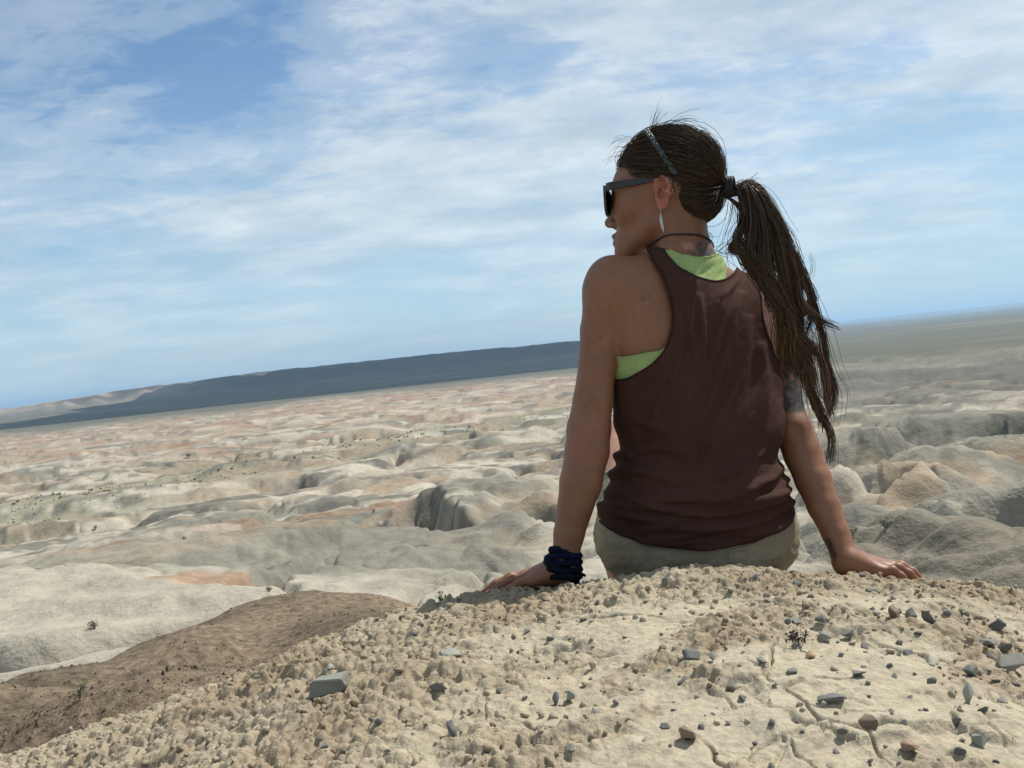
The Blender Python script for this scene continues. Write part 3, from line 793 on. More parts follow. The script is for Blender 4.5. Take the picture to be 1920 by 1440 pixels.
ear += [cone(earp(0.009, -0.006, -0.001), earp(0.0075, 0.002, 0.000), 0.0042, 0.004, 0.003), cone(earp(-0.002, 0.004, -0.012), earp(-0.002, 0.004, 0.0), 0.016, 0.013, 0.004)]
body_prims = [Group(torso + neck + delt, 0.0), Group(legs, 0.03), Group(skull + face, 0.014), Group(arm_l + hand_l, 0.014), Group(arm_r + hand_r, 0.014)]

PERSON = bpy.data.objects.new('person', None); COL.objects.link(PERSON)
BASE = to_world(J(1302, 1110, 2.0)); PERSON.location = BASE; PERSON.empty_display_size = 0.1
tag(PERSON, 'seated person in brown tank top and sunglasses leaning back on both hands, seen from behind', 'person')
def pobj(name, V, Q, mat, parent=None, smooth=True, cols=None):
    me = mesh_from(name, to_world(V) - BASE, Q, smooth)
    if cols is not None: set_col(me, cols)
    return add_obj(name, me, mat, PERSON if parent is None else parent)

# ---- skin
def mat_skin():
    m, t, b = new_mat('skin')
    v = coords(t); c0 = attr(t)
    n = noise(t, v, 14, 4); n2 = noise(t, v, 260, 3)
    f = RAMP(t, MATH(t, 'ADD', MATH(t, 'MULTIPLY', n, 0.65), MATH(t, 'MULTIPLY', noise(t, v, 75, 4, 0.65), 0.35)), [(0.3, (0.80, 0.74, 0.72)), (0.7, (1.20, 1.22, 1.2))]); c = MIX(t, 1.0, c0, f, 'MULTIPLY')
    t.links.new(c, b.inputs['Base Color'])
    b.inputs['Roughness'].default_value = 0.48; b.inputs['Specular IOR Level'].default_value = 0.38
    b.inputs['Subsurface Weight'].default_value = 0.08; b.inputs['Subsurface Radius'].default_value = (0.9, 0.35, 0.2); b.inputs['Subsurface Scale'].default_value = 0.008
    bump(t, b, n2, 0.22, 0.0012)
    return m
MAT_SKIN = mat_skin()
V, Q = netmesh(body_prims, 0.0038)
S = screen(V); front = V[:, 1]
skin = np.array([0.195, 0.088, 0.047])
cols = np.tile(skin, (len(V), 1))
def blot(poly, col, amt, cond, soft=4.0, tex=0.0, sd=5):
    m = sstep(-soft, soft, poly_sd(S, poly)) * cond * amt
    if tex: m = m * sstep(-tex, tex, fbm(S[:, 0] / 9.0, S[:, 1] / 9.0, 2, sd) + 0.18)
    cols[:] = cols * (1 - m[:, None]) + np.array(col) * m[:, None]
ink = (0.014, 0.017, 0.020)
armr = (V[:, 1] < 2.045)
blot([(1455, 655), (1490, 640), (1512, 660), (1512, 760), (1500, 772), (1455, 774)], ink, 0.9, armr * (S[:, 0] > 1440), 4, 0.35)
blot([(1455, 735), (1512, 722), (1506, 770), (1455, 775)], ink, 0.85, armr * (S[:, 0] > 1440), 3, 0.25, 9)
blot([(1478, 690), (1500, 700), (1495, 715), (1480, 708)], (0.30, 0.16, 0.10), 0.6, armr, 3)
blot([(1547, 1010), (1556, 1008), (1570, 1040), (1566, 1052), (1560, 1045)], ink, 0.75, armr, 3)
blot([(1298, 455), (1325, 452), (1345, 472), (1330, 486), (1300, 478), (1285, 470)], (0.028, 0.045, 0.055), 0.85, V[:, 1] < 2.02, 4, 0.5, 11)
blot([(1278, 457), (1300, 455), (1304, 468), (1285, 470)], (0.46, 0.20, 0.17), 0.6, V[:, 1] < 1.99, 4)
lip = np.exp(-((V - hp(0.110, 0, -0.1145)) ** 2).sum(1) / 0.013 ** 2); cols[:] = cols * (1 - 0.6 * lip[:, None]) + np.array([0.36, 0.13, 0.11]) * 0.6 * lip[:, None]
elb = np.exp(-((V - J(1098, 835, 1.86)) ** 2).sum(1) / 0.035 ** 2); cols[:] = cols * (1 - 0.5 * elb[:, None]) + np.array([0.27, 0.115, 0.075]) * 0.5 * elb[:, None]
for mo in ((1126, 632), (1205, 560), (1545, 915)):
    cols[:] = cols * (1 - 0.55 * np.exp(-((S - mo) ** 2).sum(1) / 3.2 ** 2))[:, None]
leg = V[:, 1] > 2.15; cols[leg] = np.array([0.34, 0.18, 0.115])
BODY = pobj('body', V, Q, MAT_SKIN, cols=cols)
for mir in (1, -1):
    v, q = netmesh(ear + ear_cut, 0.0013)
    ec = np.array([0.28, 0.10, 0.06]) * np.ones((len(v), 1))
    if mir < 0:
        w_ = (v - HEAD) @ HR; w_[:, 1] *= -1; v = HEAD + w_ @ HR.T; q = q[:, ::-1]
    pobj('ear', v, q, MAT_SKIN, BODY, cols=ec)
# ---- finger nails
MAT_NAIL = mat_simple('nail', (0.50, 0.30, 0.24), 0.3, 0.1)
for ch in fl + fr:
    a, b = ch[-2], ch[-1]; ax = (b - a) / np.linalg.norm(b - a); upn = np.array([0, 0, 1.0]); upn = upn - ax * (upn @ ax); upn /= np.linalg.norm(upn); sd = np.cross(ax, upn)
    Rn = np.stack([ax, sd, upn], 1)
    v, q = netmesh([ell(b + upn * 0.0050 - ax * 0.001, (0.0062, 0.0050, 0.0016), 0.001, Rn)], 0.0012); pobj('fingernail', v, q, MAT_NAIL)

# ------------------------------------------------------------------ clothes
def mat_cloth(name, col, weave=900, rough=0.85, streak=0.25):
    m, t, b = new_mat(name)
    v = coords(t)
    n = noise(t, v, 9, 5, 0.6); n2 = noise(t, v, 120, 3)
    f = MATH(t, 'ADD', MATH(t, 'MULTIPLY', n, 0.7), MATH(t, 'MULTIPLY', n2, 0.3))
    c = MIX(t, 1.0, tuple(col), RAMP(t, f, [(0.3, 1 - streak), (0.7, 1 + streak)]), 'MULTIPLY')
    t.links.new(c, b.inputs['Base Color']); b.inputs['Roughness'].default_value = rough
    b.inputs['Specular IOR Level'].default_value = 0.05
    p = bump(t, b, noise(t, v, weave, 2), 0.25, 0.0006); bump(t, b, n2, 0.2, 0.002, p)
    return m
MAT_TOP = mat_cloth('brown_jersey', (0.053, 0.027, 0.021)); MAT_GREEN = mat_cloth('green_jersey', (0.26, 0.35, 0.145)); MAT_SHORT = mat_cloth('khaki_twill', (0.26, 0.23, 0.165), 700)
MAT_BIND = mat_cloth('brown_binding', (0.038, 0.018, 0.016))

def ridge(S, pts, w, amp, out):
    """a fold: a raised line along pts (pixels) of half width w"""
    L = spline(np.array(pts, float), 24); d = np.full(len(S), 1e9); tt = np.zeros(len(S))
    for i in range(len(L) - 1):
        e = L[i + 1] - L[i]; q = S - L[i]; t = np.clip(q @ e / (e @ e + 1e-9), 0, 1); dd = ((q - t[:, None] * e) ** 2).sum(1)
        m = dd < d; d[m] = dd[m]; tt[m] = (i + t[m]) / (len(L) - 1)
    out += 1.65 * amp * np.exp(-d / (0.85 * w * w)) * np.sqrt(np.clip(4 * tt * (1 - tt), 0, 1))
def garment(prims, h, off, poly, folds=None, extra=None, noise_amp=0.0):
    V, Q = netmesh(prims, h, off)
    S = screen(V); m = poly_sd(S, poly)
    if extra is not None: m = np.minimum(m, extra(V, S))
    if folds is not None:
        d = np.zeros(len(V)); folds(S, V, d); V = V + normals(V, Q) * d[:, None]
    V, T = clip_mesh(V, Q, m)
    return V, T
def finish(name, V, T, mat, bind=0.0, parent=None, thick=0.0016, bmat=None):
    loops = rim_loops(T)
    o = pobj(name, V, T, mat, parent)
    md = o.modifiers.new('cloth', 'SOLIDIFY'); md.thickness = thick; md.offset = 0
    if bind:
        for L in loops:
            P = V[L]
            for _ in range(4): P = (np.roll(P, 1, 0) + 2 * P + np.roll(P, -1, 0)) / 4
            pobj('binding', *tube(P[::2], bind, 6, True), bmat or MAT_BIND, o)
    return o

top_prims = [q for q in torso] + [ell(J(1311, 810, 1.98), (0.146, 0.110, 0.14), 0.04), ell(J(1303, 890, 1.982), (0.146, 0.112, 0.08), 0.04), ell(J(1306, 930, 1.985), (0.155, 0.116, 0.06), 0.03), ell(J(1303, 968, 1.992), (0.175, 0.124, 0.055), 0.02)]
TOP = [(1212, 440), (1240, 440), (1244, 466), (1257, 488), (1280, 507), (1308, 521), (1338, 528), (1364, 522), (1380, 508), (1390, 480), (1400, 440), (1440, 440), (1420, 520), (1426, 560), (1432, 600), (1442, 640), (1462, 680), (1490, 700), (1600, 712),
       (1600, 900), (1520, 940), (1495, 962), (1470, 982), (1425, 1004), (1380, 1018), (1320, 1027), (1250, 1023), (1200, 1012), (1165, 1000), (1135, 982), (1105, 955), (1060, 900), (1040, 712), (1155, 714), (1195, 701), (1228, 679), (1250, 650), (1262, 606), (1258, 560), (1242, 512), (1222, 480)]
TOP = [tuple(q) for q in closed_spline(TOP, 160)]
def top_folds(S, V, d):
    ridge(S, [(1392, 545), (1365, 640), (1335, 740), (1290, 830)], 9, 0.0085, d)
    ridge(S, [(1360, 545), (1345, 640), (1330, 700)], 7, 0.006, d)
    ridge(S, [(1405, 590), (1390, 690), (1345, 790), (1280, 880)], 10, 0.007, d)
    ridge(S, [(1285, 540), (1292, 600), (1310, 690)], 8, 0.006, d)
    ridge(S, [(1312, 550), (1318, 620), (1322, 680)], 6, 0.005, d)
    ridge(S, [(1266, 560), (1276, 640), (1262, 720)], 8, 0.006, d)
    ridge(S, [(1255, 650), (1240, 740), (1215, 830)], 10, 0.006, d)
    ridge(S, [(1425, 640), (1432, 740), (1415, 860)], 10, 0.006, d)
    ridge(S, [(1455, 700), (1462, 790), (1450, 870)], 8, 0.006, d)
    ridge(S, [(1470, 868), (1425, 905), (1340, 935), (1200, 930)], 9, 0.009, d)
    ridge(S, [(1485, 905), (1430, 945), (1330, 965), (1190, 952)], 8, 0.008, d)
    ridge(S, [(1488, 935), (1440, 968), (1350, 990), (1210, 985)], 8, 0.007, d)
    ridge(S, [(1120, 905), (1180, 880), (1260, 900)], 9, 0.007, d)
    ridge(S, [(1110, 935), (1170, 925), (1240, 950), (1330, 955)], 8, 0.007, d)
    ridge(S, [(1160, 860), (1215, 842), (1290, 850)], 7, 0.005, d)
    ridge(S, [(1440, 840), (1400, 870), (1330, 900)], 7, 0.005, d)
    ridge(S, [(1350, 560), (1372, 540), (1386, 520)], 5, 0.003, d)
    ridge(S, [(1478, 885), (1440, 925), (1380, 948)], 8, 0.008, d)
    ridge(S, [(1490, 950), (1455, 985), (1390, 1006)], 7, 0.008, d)
    ridge(S, [(1470, 915), (1440, 930), (1400, 932)], 6, 0.006, d)
    ridge(S, [(1125, 950), (1200, 972), (1300, 975)], 7, 0.007, d)
    ridge(S, [(1165, 800), (1200, 790), (1250, 810)], 8, 0.005, d)
    ridge(S, [(1150, 865), (1165, 850), (1190, 858)], 6, 0.009, d)
    u = S[:, 0]; v = S[:, 1]
    lowm = sstep(840, 940, v)
    d += 0.0060 * fbm((u + 0.35 * v) / 50, (v - 0.3 * u) / 190, 4, 401) * (1 - lowm) + 0.012 * fbm((u - 0.2 * v) / 120, (v + 0.12 * u) / 22, 4, 402) * lowm
    d += 0.0010 * fbm(u / 14, v / 20, 3, 403)
    d += 0.006 * sstep(985, 1020, v)
    d += 0.004 * lowm + 0.004 * np.exp(-((v - 925) / 42) ** 2) - 0.005 * np.exp(-((v - 850) / 24) ** 2)
V, T = garment(top_prims, 0.0035, 0.0072, TOP, top_folds)
finish('tank_top', V, T, MAT_TOP, 0.0024)
UND = closed_spline([(1205, 425), (1232, 450), (1260, 471), (1290, 480), (1322, 483), (1350, 474), (1359, 458), (1361, 500), (1362, 545), (1385, 640), (1440, 700), (1530, 720), (1530, 770), (1100, 770), (1110, 678), (1175, 670), (1215, 662), (1245, 655), (1282, 610), (1290, 550), (1276, 505), (1246, 470)], 140)
def und_folds(S, V, d): d += 0.003 * fbm((S[:, 0] + S[:, 1]) / 12, (S[:, 0] - S[:, 1]) / 50, 3, 411)
V, T = garment(torso + neck[:1], 0.0045, 0.0042, UND, und_folds)
finish('undershirt', V, T, MAT_GREEN, 0.0018, bmat=MAT_GREEN)
sh_prims = [torso[0], torso[1], legs[0], legs[4]]
def short_cut(V, S): return np.minimum((2.24 - V[:, 1]) * 900, S[:, 1] - 885)
def short_folds(S, V, d): d += -0.004 + 0.005 * fbm((S[:, 0] - 0.4 * S[:, 1]) / 70, (S[:, 1] + 0.3 * S[:, 0]) / 30, 4, 421) + 0.002 * fbm(S[:, 0] / 14, S[:, 1] / 14, 3, 422)
V, T = garment(sh_prims, 0.005, 0.012, [(900, 850), (1700, 850), (1700, 1400), (900, 1400)], short_folds, short_cut)
SHORTS = finish('shorts', V, T, MAT_SHORT, 0.003, bmat=MAT_SHORT)
# back pocket and centre seam
SURF = lambda P, prims, off: surf(P, prims, off)
def surf(P, prims, off, n=5):
    P = np.array(P, float)
    for _ in range(n):
        P = P - (field(prims, P) - off)[:, None] * grad(prims, P)
    return P
pts = surf([J(x, y, 1.88) for x, y in ((1362, 1028), (1368, 1050), (1385, 1085))], sh_prims, 0.014); v, q = tube(spline(pts, 12), 0.0016, 5); pobj('pocket_seam', v, q, MAT_SHORT, SHORTS)
pts = surf([J(x, y, 1.88) for x, y in ((1362, 1030), (1400, 1022), (1450, 1006), (1478, 990))], sh_prims, 0.014); v, q = tube(spline(pts, 16), 0.0016, 5); pobj('pocket_seam', v, q, MAT_SHORT, SHORTS)

# ------------------------------------------------------------------ hair, sunglasses, jewellery
hair_prims = [ell(hp(-0.003, 0, 0.013), (0.096, 0.079, 0.082), 0.02, HR), ell(hp(-0.036, 0, 0.000), (0.066, 0.077, 0.077), 0.025, HR), ell(hp(-0.062, 0.0, -0.050), (0.042, 0.055, 0.044), 0.025, HR)]
TIE = hp(-0.124, 0.0, -0.030)
HAIRLINE = closed_spline([(0.075, 0.030), (0.080, 0.075), (0.03, 0.13), (-0.08, 0.14), (-0.16, 0.05), (-0.16, -0.105), (-0.105, -0.108), (-0.074, -0.090), (-0.052, -0.062), (-0.040, -0.024), (-0.014, 0.002), (0.016, 0.002), (0.034, -0.008), (0.048, -0.006), (0.060, 0.012)], 120)
def hair_mask(V):
    q = (V - HEAD) @ HR; f = q[:, 0] - 0.36 * np.maximum(0, 0.072 - np.abs(q[:, 1]))
    return poly_sd(np.stack([f, q[:, 2]], 1), HAIRLINE)
def mat_hair(name='hair', k=1.0):
    m, t, b = new_mat(name)
    c0 = attr(t); v = coords(t)
    n = noise(t, v, 180, 3)
    c = MIX(t, 1.0, c0, RAMP(t, n, [(0.3, 0.65), (0.7, 1.4)]), 'MULTIPLY'); t.links.new(c, b.inputs['Base Color'])
    b.inputs['Roughness'].default_value = 0.5; b.inputs['Specular IOR Level'].default_value = 0.28
    bump(t, b, n, 0.25, 0.001)
    return m
MAT_HAIR = mat_hair()
V, Q = netmesh(hair_prims, 0.004, -0.001)
q = (V - HEAD) @ HR
V, T = clip_mesh(V, Q, hair_mask(V))
HAIR = pobj('hair', V, T, MAT_HAIR, cols=np.tile([0.022, 0.014, 0.009], (len(V), 1)))
HAIR.modifiers.new('shell', 'SOLIDIFY').thickness = 0.004
def strands(paths, rad, cols, sides=3):
    """paths (n, m, 3), radii (n, m), root and tip colours (n, 3)"""
    n, m, _ = paths.shape
    T_ = np.gradient(paths, axis=1); T_ /= np.linalg.norm(T_, axis=2, keepdims=True) + 1e-9
    X = np.cross(T_, np.array([0.31, 0.2, 0.93])); X /= np.linalg.norm(X, axis=2, keepdims=True) + 1e-9; Y = np.cross(T_, X)
    a = np.arange(sides) * 2 * math.pi / sides
    V = paths[:, :, None] + rad[:, :, None, None] * (np.cos(a)[None, None, :, None] * X[:, :, None] + np.sin(a)[None, None, :, None] * Y[:, :, None])
    i = np.arange(n * m * sides).reshape(n, m, sides); j = np.roll(i, -1, 2)
    Q = np.stack([i[:, :-1], j[:, :-1], j[:, 1:], i[:, 1:]], -1).reshape(-1, 4)
    c = np.repeat(cols, sides, axis=1).reshape(-1, 3) if cols.ndim == 3 else np.repeat(cols, m * sides, axis=0)
    return V.reshape(-1, 3), Q, c
# combed-back strands on the scalp
rng = np.random.default_rng(3)
roots = surf(HEAD + rng.normal(size=(8200, 3)) * 0.05 + 0.09 * (lambda a: a / np.linalg.norm(a, axis=1, keepdims=True))(rng.normal(size=(8200, 3))), hair_prims, 0.0, 4)
mk = hair_mask(roots); rq = (roots - HEAD) @ HR
keep = (mk > 0.001) & (mk < 0.5) & (np.linalg.norm(roots - TIE, axis=1) > 0.03); roots = roots[keep]; mk = mk[keep]
w = np.where(mk < 0.012, 1.0, 0.55); roots = roots[rng.random(len(roots)) < w]
n, m = len(roots), 13
t = np.linspace(0, 1, m)
P = roots[:, None] * (1 - t)[None, :, None] + TIE[None, None] * t[None, :, None]
lift = 0.0015 + 0.003 * rng.random(n) + 0.016 * (rng.random(n) < 0.022) * rng.random(n) + 0.004 * (rng.random(n) < 0.12)
wob = rng.normal(size=(n, 3)) * 0.0055
for it in range(4):
    q = P.reshape(-1, 3); dd = field(hair_prims, q).reshape(n, m)
    rad_ = P - hp(-0.03, 0, -0.01); rad_ /= np.linalg.norm(rad_, axis=2, keepdims=True)
    tgt = lift[:, None] * np.sin(np.pi * (0.12 + 0.88 * t))[None]
    P = P + ((tgt - dd)[..., None] * rad_) * np.where(t < 0.93, 1, 0.3)[None, :, None]
P = P + wob[:, None] * np.sin(np.pi * t)[None, :, None]
P[:, -1] = TIE + rng.normal(size=(n, 3)) * 0.003
R_ = (0.00045 + 0.0004 * rng.random(n))[:, None] * (0.75 + 0.25 * np.cos(t * 3))[None]
bc = np.array([0.028, 0.018, 0.011]); hi = np.array([0.095, 0.057, 0.030])
mixv = (rng.random(n) ** 2)[:, None]
v, q, c = strands(P, R_, bc * (1 - mixv) + hi * mixv)
pobj('combed_strands', v, q, MAT_HAIR, HAIR, cols=c)['kind'] = 'stuff'
# windblown wisps off the crown and nape
wisps = []
for pts in ([(1222, 250), (1228, 228), (1240, 208)], [(1218, 250), (1226, 232), (1234, 212), (1241, 205)], [(1225, 246), (1232, 232), (1237, 216)], [(1240, 240), (1270, 222), (1300, 216), (1312, 222)], [(1245, 238), (1280, 218), (1306, 220)], [(1270, 236), (1300, 236), (1330, 256), (1336, 262)],
            [(1186, 270), (1162, 266), (1147, 285)], [(1180, 280), (1156, 280), (1143, 300)], [(1174, 292), (1154, 294), (1142, 302)], [(1192, 264), (1168, 256), (1152, 264)], [(1300, 246), (1325, 262), (1340, 290)], [(1330, 436), (1336, 445), (1334, 455)], [(1318, 430), (1330, 442), (1344, 440)]):
    for _ in range(6 if pts[0][0] < 1230 and pts[0][0] > 1200 else 3):
        j = rng.normal(size=2) * 2.5
        wisps.append(spline([J(x + j[0] * (i + 0.4), y + j[1] * (i + 0.4), 1.985 + 0.008 * rng.normal()) for i, (x, y) in enumerate(pts)], 10))
wisps = np.array(wisps); tt = np.linspace(1, 0.25, 10)
v, q, c = strands(wisps, np.tile(0.0006 * tt, (len(wisps), 1)), np.tile([0.06, 0.036, 0.02], (len(wisps), 1))); pobj('wisps', v, q, MAT_HAIR, HAIR, cols=c)['kind'] = 'stuff'
# ponytail: guide curves, each a lock of many strands
D0 = TIE[1]
guides = [  # (pixels, depths at start/mid/end, width, strands)
    ([(1360, 364), (1400, 346), (1442, 392), (1474, 470), (1496, 560), (1503, 640), (1512, 710), (1538, 768), (1560, 815), (1551, 868)], (D0, 1.885, 1.87), 0.0060, 60),
    ([(1360, 364), (1404, 350), (1434, 415), (1446, 500), (1490, 590), (1510, 660), (1518, 720), (1540, 770), (1537, 812)], (D0, 1.87, 1.87), 0.0065, 60),
    ([(1360, 366), (1398, 352), (1418, 425), (1424, 515), (1470, 598), (1488, 665), (1506, 722)], (D0, 1.865, 1.88), 0.0100, 90),
    ([(1360, 366), (1394, 356), (1404, 420), (1396, 482), (1432, 548), (1458, 606), (1490, 652)], (D0, 1.86, 1.88), 0.0110, 90),
    ([(1362, 368), (1388, 362), (1396, 410), (1378, 452), (1384, 500), (1412, 540), (1440, 586)], (D0, 1.87, 1.87), 0.0080, 70),
    ([(1360, 362), (1408, 348), (1456, 412), (1484, 500), (1506, 566), (1535, 598), (1568, 614)], (D0, 1.88, 1.85), 0.0050, 36),
    ([(1360, 362), (1404, 350), (1448, 425), (1492, 490), (1518, 545), (1538, 620), (1556, 690), (1561, 740), (1550, 795)], (D0, 1.89, 1.88), 0.0050, 44),
    ([(1360, 362), (1412, 345), (1464, 430), (1496, 505), (1518, 560), (1500, 606), (1512, 650)], (D0, 1.895, 1.88), 0.0055, 44),
    ([(1360, 366), (1398, 352), (1428, 440), (1436, 540), (1490, 615), (1528, 660), (1550, 715), (1557, 760), (1560, 782)], (D0, 1.86, 1.86), 0.0050, 50),
    ([(1364, 370), (1386, 392), (1376, 440), (1352, 468), (1384, 478), (1416, 512)], (D0, 1.88, 1.86), 0.0045, 24),
    ([(1360, 366), (1402, 356), (1426, 440), (1428, 500), (1456, 580), (1466, 650), (1482, 702)], (D0, 1.88, 1.89), 0.0105, 90),
    ([(1360, 364), (1404, 347), (1448, 392), (1480, 452), (1504, 520), (1524, 580), (1508, 640)], (D0, 1.88, 1.89), 0.0060, 50),
    ([(1360, 364), (1402, 347), (1434, 380), (1456, 450), (1466, 540), (1494, 610), (1502, 660), (1496, 712)], (D0, 1.875, 1.88), 0.0075, 60),
    ([(1360, 364), (1406, 352), (1440, 430), (1460, 520), (1452, 590), (1478, 640), (1484, 680)], (D0, 1.88, 1.90), 0.0090, 70),
    ([(1360, 366), (1396, 358), (1412, 440), (1412, 500), (1440, 560), (1476, 590), (1496, 640), (1520, 690), (1524, 730)], (D0, 1.855, 1.86), 0.0075, 60),
]
PONY = None; allp, allr, allc = [], [], []; mm = 26; ts = np.linspace(0, 1, mm)
ropes = []
for gi, (pts, dep, wd, ns) in enumerate(guides):
    k = len(pts); ds = np.interp(np.linspace(0, 1, k), [0, 0.45, 1], (dep[0], dep[1] + 0.02, dep[2] + 0.03))
    G = spline([J(x + 16 * math.exp(-((y - 520) / 85) ** 2) * (x < 1475) + 5 * math.sin(y / 26 + gi * 1.7) * (y > 420), y, d) for (x, y), d in zip(pts, ds)], mm)
    prof = 0.8 * wd * np.interp(ts, [0, 0.06, 0.3, 0.7, 1], [0.35, 0.45, 1.0, 0.75, 0.22])
    for s_ in range(int(ns * 1.35)):
        o = rng.normal(size=3) * 0.75; ph = rng.random() * 6.3
        curl = np.stack([np.sin(ts * (5 + 4 * rng.random()) + ph), 0.6 * np.cos(ts * 6 + ph), np.sin(ts * 7 + 2 * ph)], 1) * (0.0075 * ts[:, None])
        stop = 1 - 0.25 * rng.random() ** 2
        idx = ts * stop * (mm - 1); i0 = np.minimum(idx.astype(int), mm - 2); Gi = G[i0] + (idx - i0)[:, None] * (G[i0 + 1] - G[i0])
        lk = (rng.random() < 0.11) * 0.020 * rng.normal(size=3)
        allp.append(Gi + prof[:, None] * o + curl + lk * (ts ** 2)[:, None])
        allr.append((0.0005 + 0.0004 * rng.random()) * np.interp(ts, [0, 0.8, 1], [1, 0.9, 0.3]))
        u = rng.random(); root = np.array([0.032, 0.020, 0.012]) * (0.7 + 0.7 * rng.random()); tip = root * 1.3 + np.array([0.16, 0.085, 0.035]) * (u ** 2.2)
        allc.append(root * (1 - ts[:, None] ** 1.3) + tip * ts[:, None] ** 1.3)
    for s_ in range(2 if wd > 0.0095 else 1):       # matted locks
        o = rng.normal(size=3) * 0.6
        Gd = G + prof[:, None] * o; rr_ = 0.0042 * np.interp(ts, [0, 0.2, 0.85, 1], [0.8, 1, 0.8, 0.2]) * (1 + 0.22 * np.sin(ts * 60 + gi) * rng.random())
        ropes.append(tube(Gd, rr_, 7))
paths = np.array(allp); v, q, c = strands(paths, np.array(allr), np.array(allc))
PONY = pobj('ponytail', v, q, MAT_HAIR, cols=c)
for v, q in ropes: pobj('matted_lock', v, q, MAT_HAIR, PONY, cols=np.tile([0.035, 0.021, 0.012], (len(v), 1)))
# loose hairs blown out of the ponytail
loose = []
for pts in ([(1430, 380), (1470, 430), (1500, 500), (1518, 525)], [(1450, 400), (1490, 450), (1512, 520), (1524, 500), (1520, 476)], [(1380, 346), (1400, 336), (1432, 352)], [(1385, 345), (1410, 340), (1425, 330)], [(1480, 470), (1510, 540), (1530, 600), (1548, 650)], [(1500, 590), (1530, 640), (1545, 700)],
            [(1372, 380), (1366, 410), (1360, 430), (1350, 460)], [(1376, 382), (1380, 410), (1366, 440)], [(1470, 430), (1500, 480), (1505, 540)], [(1520, 600), (1560, 610), (1572, 616)], [(1400, 342), (1440, 360), (1475, 420), (1490, 440)], [(1345, 470), (1365, 458), (1385, 462)], [(1343, 468), (1360, 476), (1380, 472)]):
    for _ in range(5):
        j = rng.normal(size=2) * 4
        loose.append(spline([J(x + j[0], y + j[1] * 0.6 + 3 * rng.normal(), 1.885 + 0.01 * rng.normal()) for x, y in pts], 12))
loose = np.array(loose); v, q, c = strands(loose, np.tile(0.0006 * np.linspace(1, 0.4, 12), (len(loose), 1)), np.tile([0.06, 0.034, 0.018], (len(loose), 1)))
pobj('loose_hairs', v, q, MAT_HAIR, PONY, cols=c)['kind'] = 'stuff'
MAT_BLACK = mat_simple('black_elastic', (0.015, 0.018, 0.02), 0.7, 0.3, 60)
ta = TIE + 0.006 * (-HF); parts = []
for k in range(3):
    c0 = ta + (0.004 * k - 0.002) * (-HF) ; a = np.linspace(0, 2 * math.pi, 26, endpoint=False)
    parts.append(tube(c0 + (0.0155 + 0.001 * math.sin(k * 5)) * (np.cos(a)[:, None] * HL + np.sin(a)[:, None] * HU * 1.05), 0.0038, 6, True))
v, q = merge(parts); pobj('hair_tie', v, q, MAT_BLACK, PONY)
# headband: three plaited cords over the crown
MAT_BAND = mat_simple('teal_plait', (0.035, 0.060, 0.062), 0.5, 0.9, 160, 0.5)
ph = np.radians(np.linspace(-104, 104, 90)); s_ = np.abs(ph) / math.radians(104)
path = HEAD + (0.044 - 0.092 * s_ ** 1.3)[:, None] * HF + (0.094 * np.sin(ph))[:, None] * HL + (0.105 * np.cos(ph) + 0.012)[:, None] * HU
path = surf(path, hair_prims, 0.0082, 6); gr = grad(hair_prims, path)
tg = np.gradient(path, axis=0); tg /= np.linalg.norm(tg, axis=1, keepdims=True); sd = np.cross(tg, gr)
HB = None
for k in range(3):
    w_ = np.arange(90) * 0.62 + k * 2 * math.pi / 3
    v, q = tube(path + 0.0028 * np.sin(w_)[:, None] * sd + 0.0018 * np.sin(2 * w_)[:, None] * gr, 0.0029, 6)
    if HB is None: HB = pobj('headband', v, q, MAT_BAND)
    else: pobj('plait_cord', v, q, MAT_BAND, HB)

# sunglasses
MAT_FRAME = mat_simple('tortoise_frame', (0.014, 0.009, 0.007), 0.22, 0.6, 90, 0.5)
m, t, b = new_mat('dark_lens'); b.inputs['Base Color'].default_value = (0.012, 0.010, 0.009, 1); b.inputs['Roughness'].default_value = 0.04; b.inputs['Coat Weight'].default_value = 0.6; MAT_LENS = m
tcn = coords(t); t.links.new(MIX(t, noise(t, tcn, 20), (0.010, 0.009, 0.008), (0.02, 0.015, 0.012)), b.inputs['Base Color'])
def lens_out(side, grow):
    base = np.array([(-0.026, 0.016), (-0.012, 0.0235), (0.012, 0.0255), (0.030, 0.0265), (0.033, 0.018), (0.029, -0.008), (0.018, -0.0245), (-0.002, -0.0275), (-0.018, -0.018), (-0.025, 0.0)])
    P = closed_spline(base * (1 + grow), 48); return P
def lens_pt(side, lu, df=0.0):
    l = 0.034 + lu[:, 0]; f = 0.1125 - 0.55 * np.maximum(0, l - 0.01) ** 1.5 + df
    return hp(0, 0, 0) + f[:, None] * HF + (side * l)[:, None] * HL + (-0.041 + lu[:, 1])[:, None] * HU
parts = []
SG = None
for side in (1, -1):
    o_, i_ = lens_out(side, 0.06), lens_out(side, -0.13)
    rings = [lens_pt(side, o_, 0.002), lens_pt(side, i_, 0.002), lens_pt(side, i_, -0.0025), lens_pt(side, o_, -0.0025)]
    Vv = np.vstack(rings); idx = np.arange(4 * 48).reshape(4, 48); nx = np.roll(idx, -1, 1)
    Qq = np.vstack([np.stack([idx[a], idx[(a + 1) % 4], nx[(a + 1) % 4], nx[a]], 1) for a in range(4)])
    if side < 0: Qq = Qq[:, ::-1]
    parts.append((Vv, Qq))
br = spline([lens_pt(1, np.array([[-0.026, 0.014]]))[0], hp(0.1135, 0, -0.030), lens_pt(-1, np.array([[-0.026, 0.014]]))[0]], 10); parts.append(tube(br, 0.003, 6))
v, q = merge(parts); SG = pobj('sunglasses', v, q, MAT_FRAME, smooth=False)
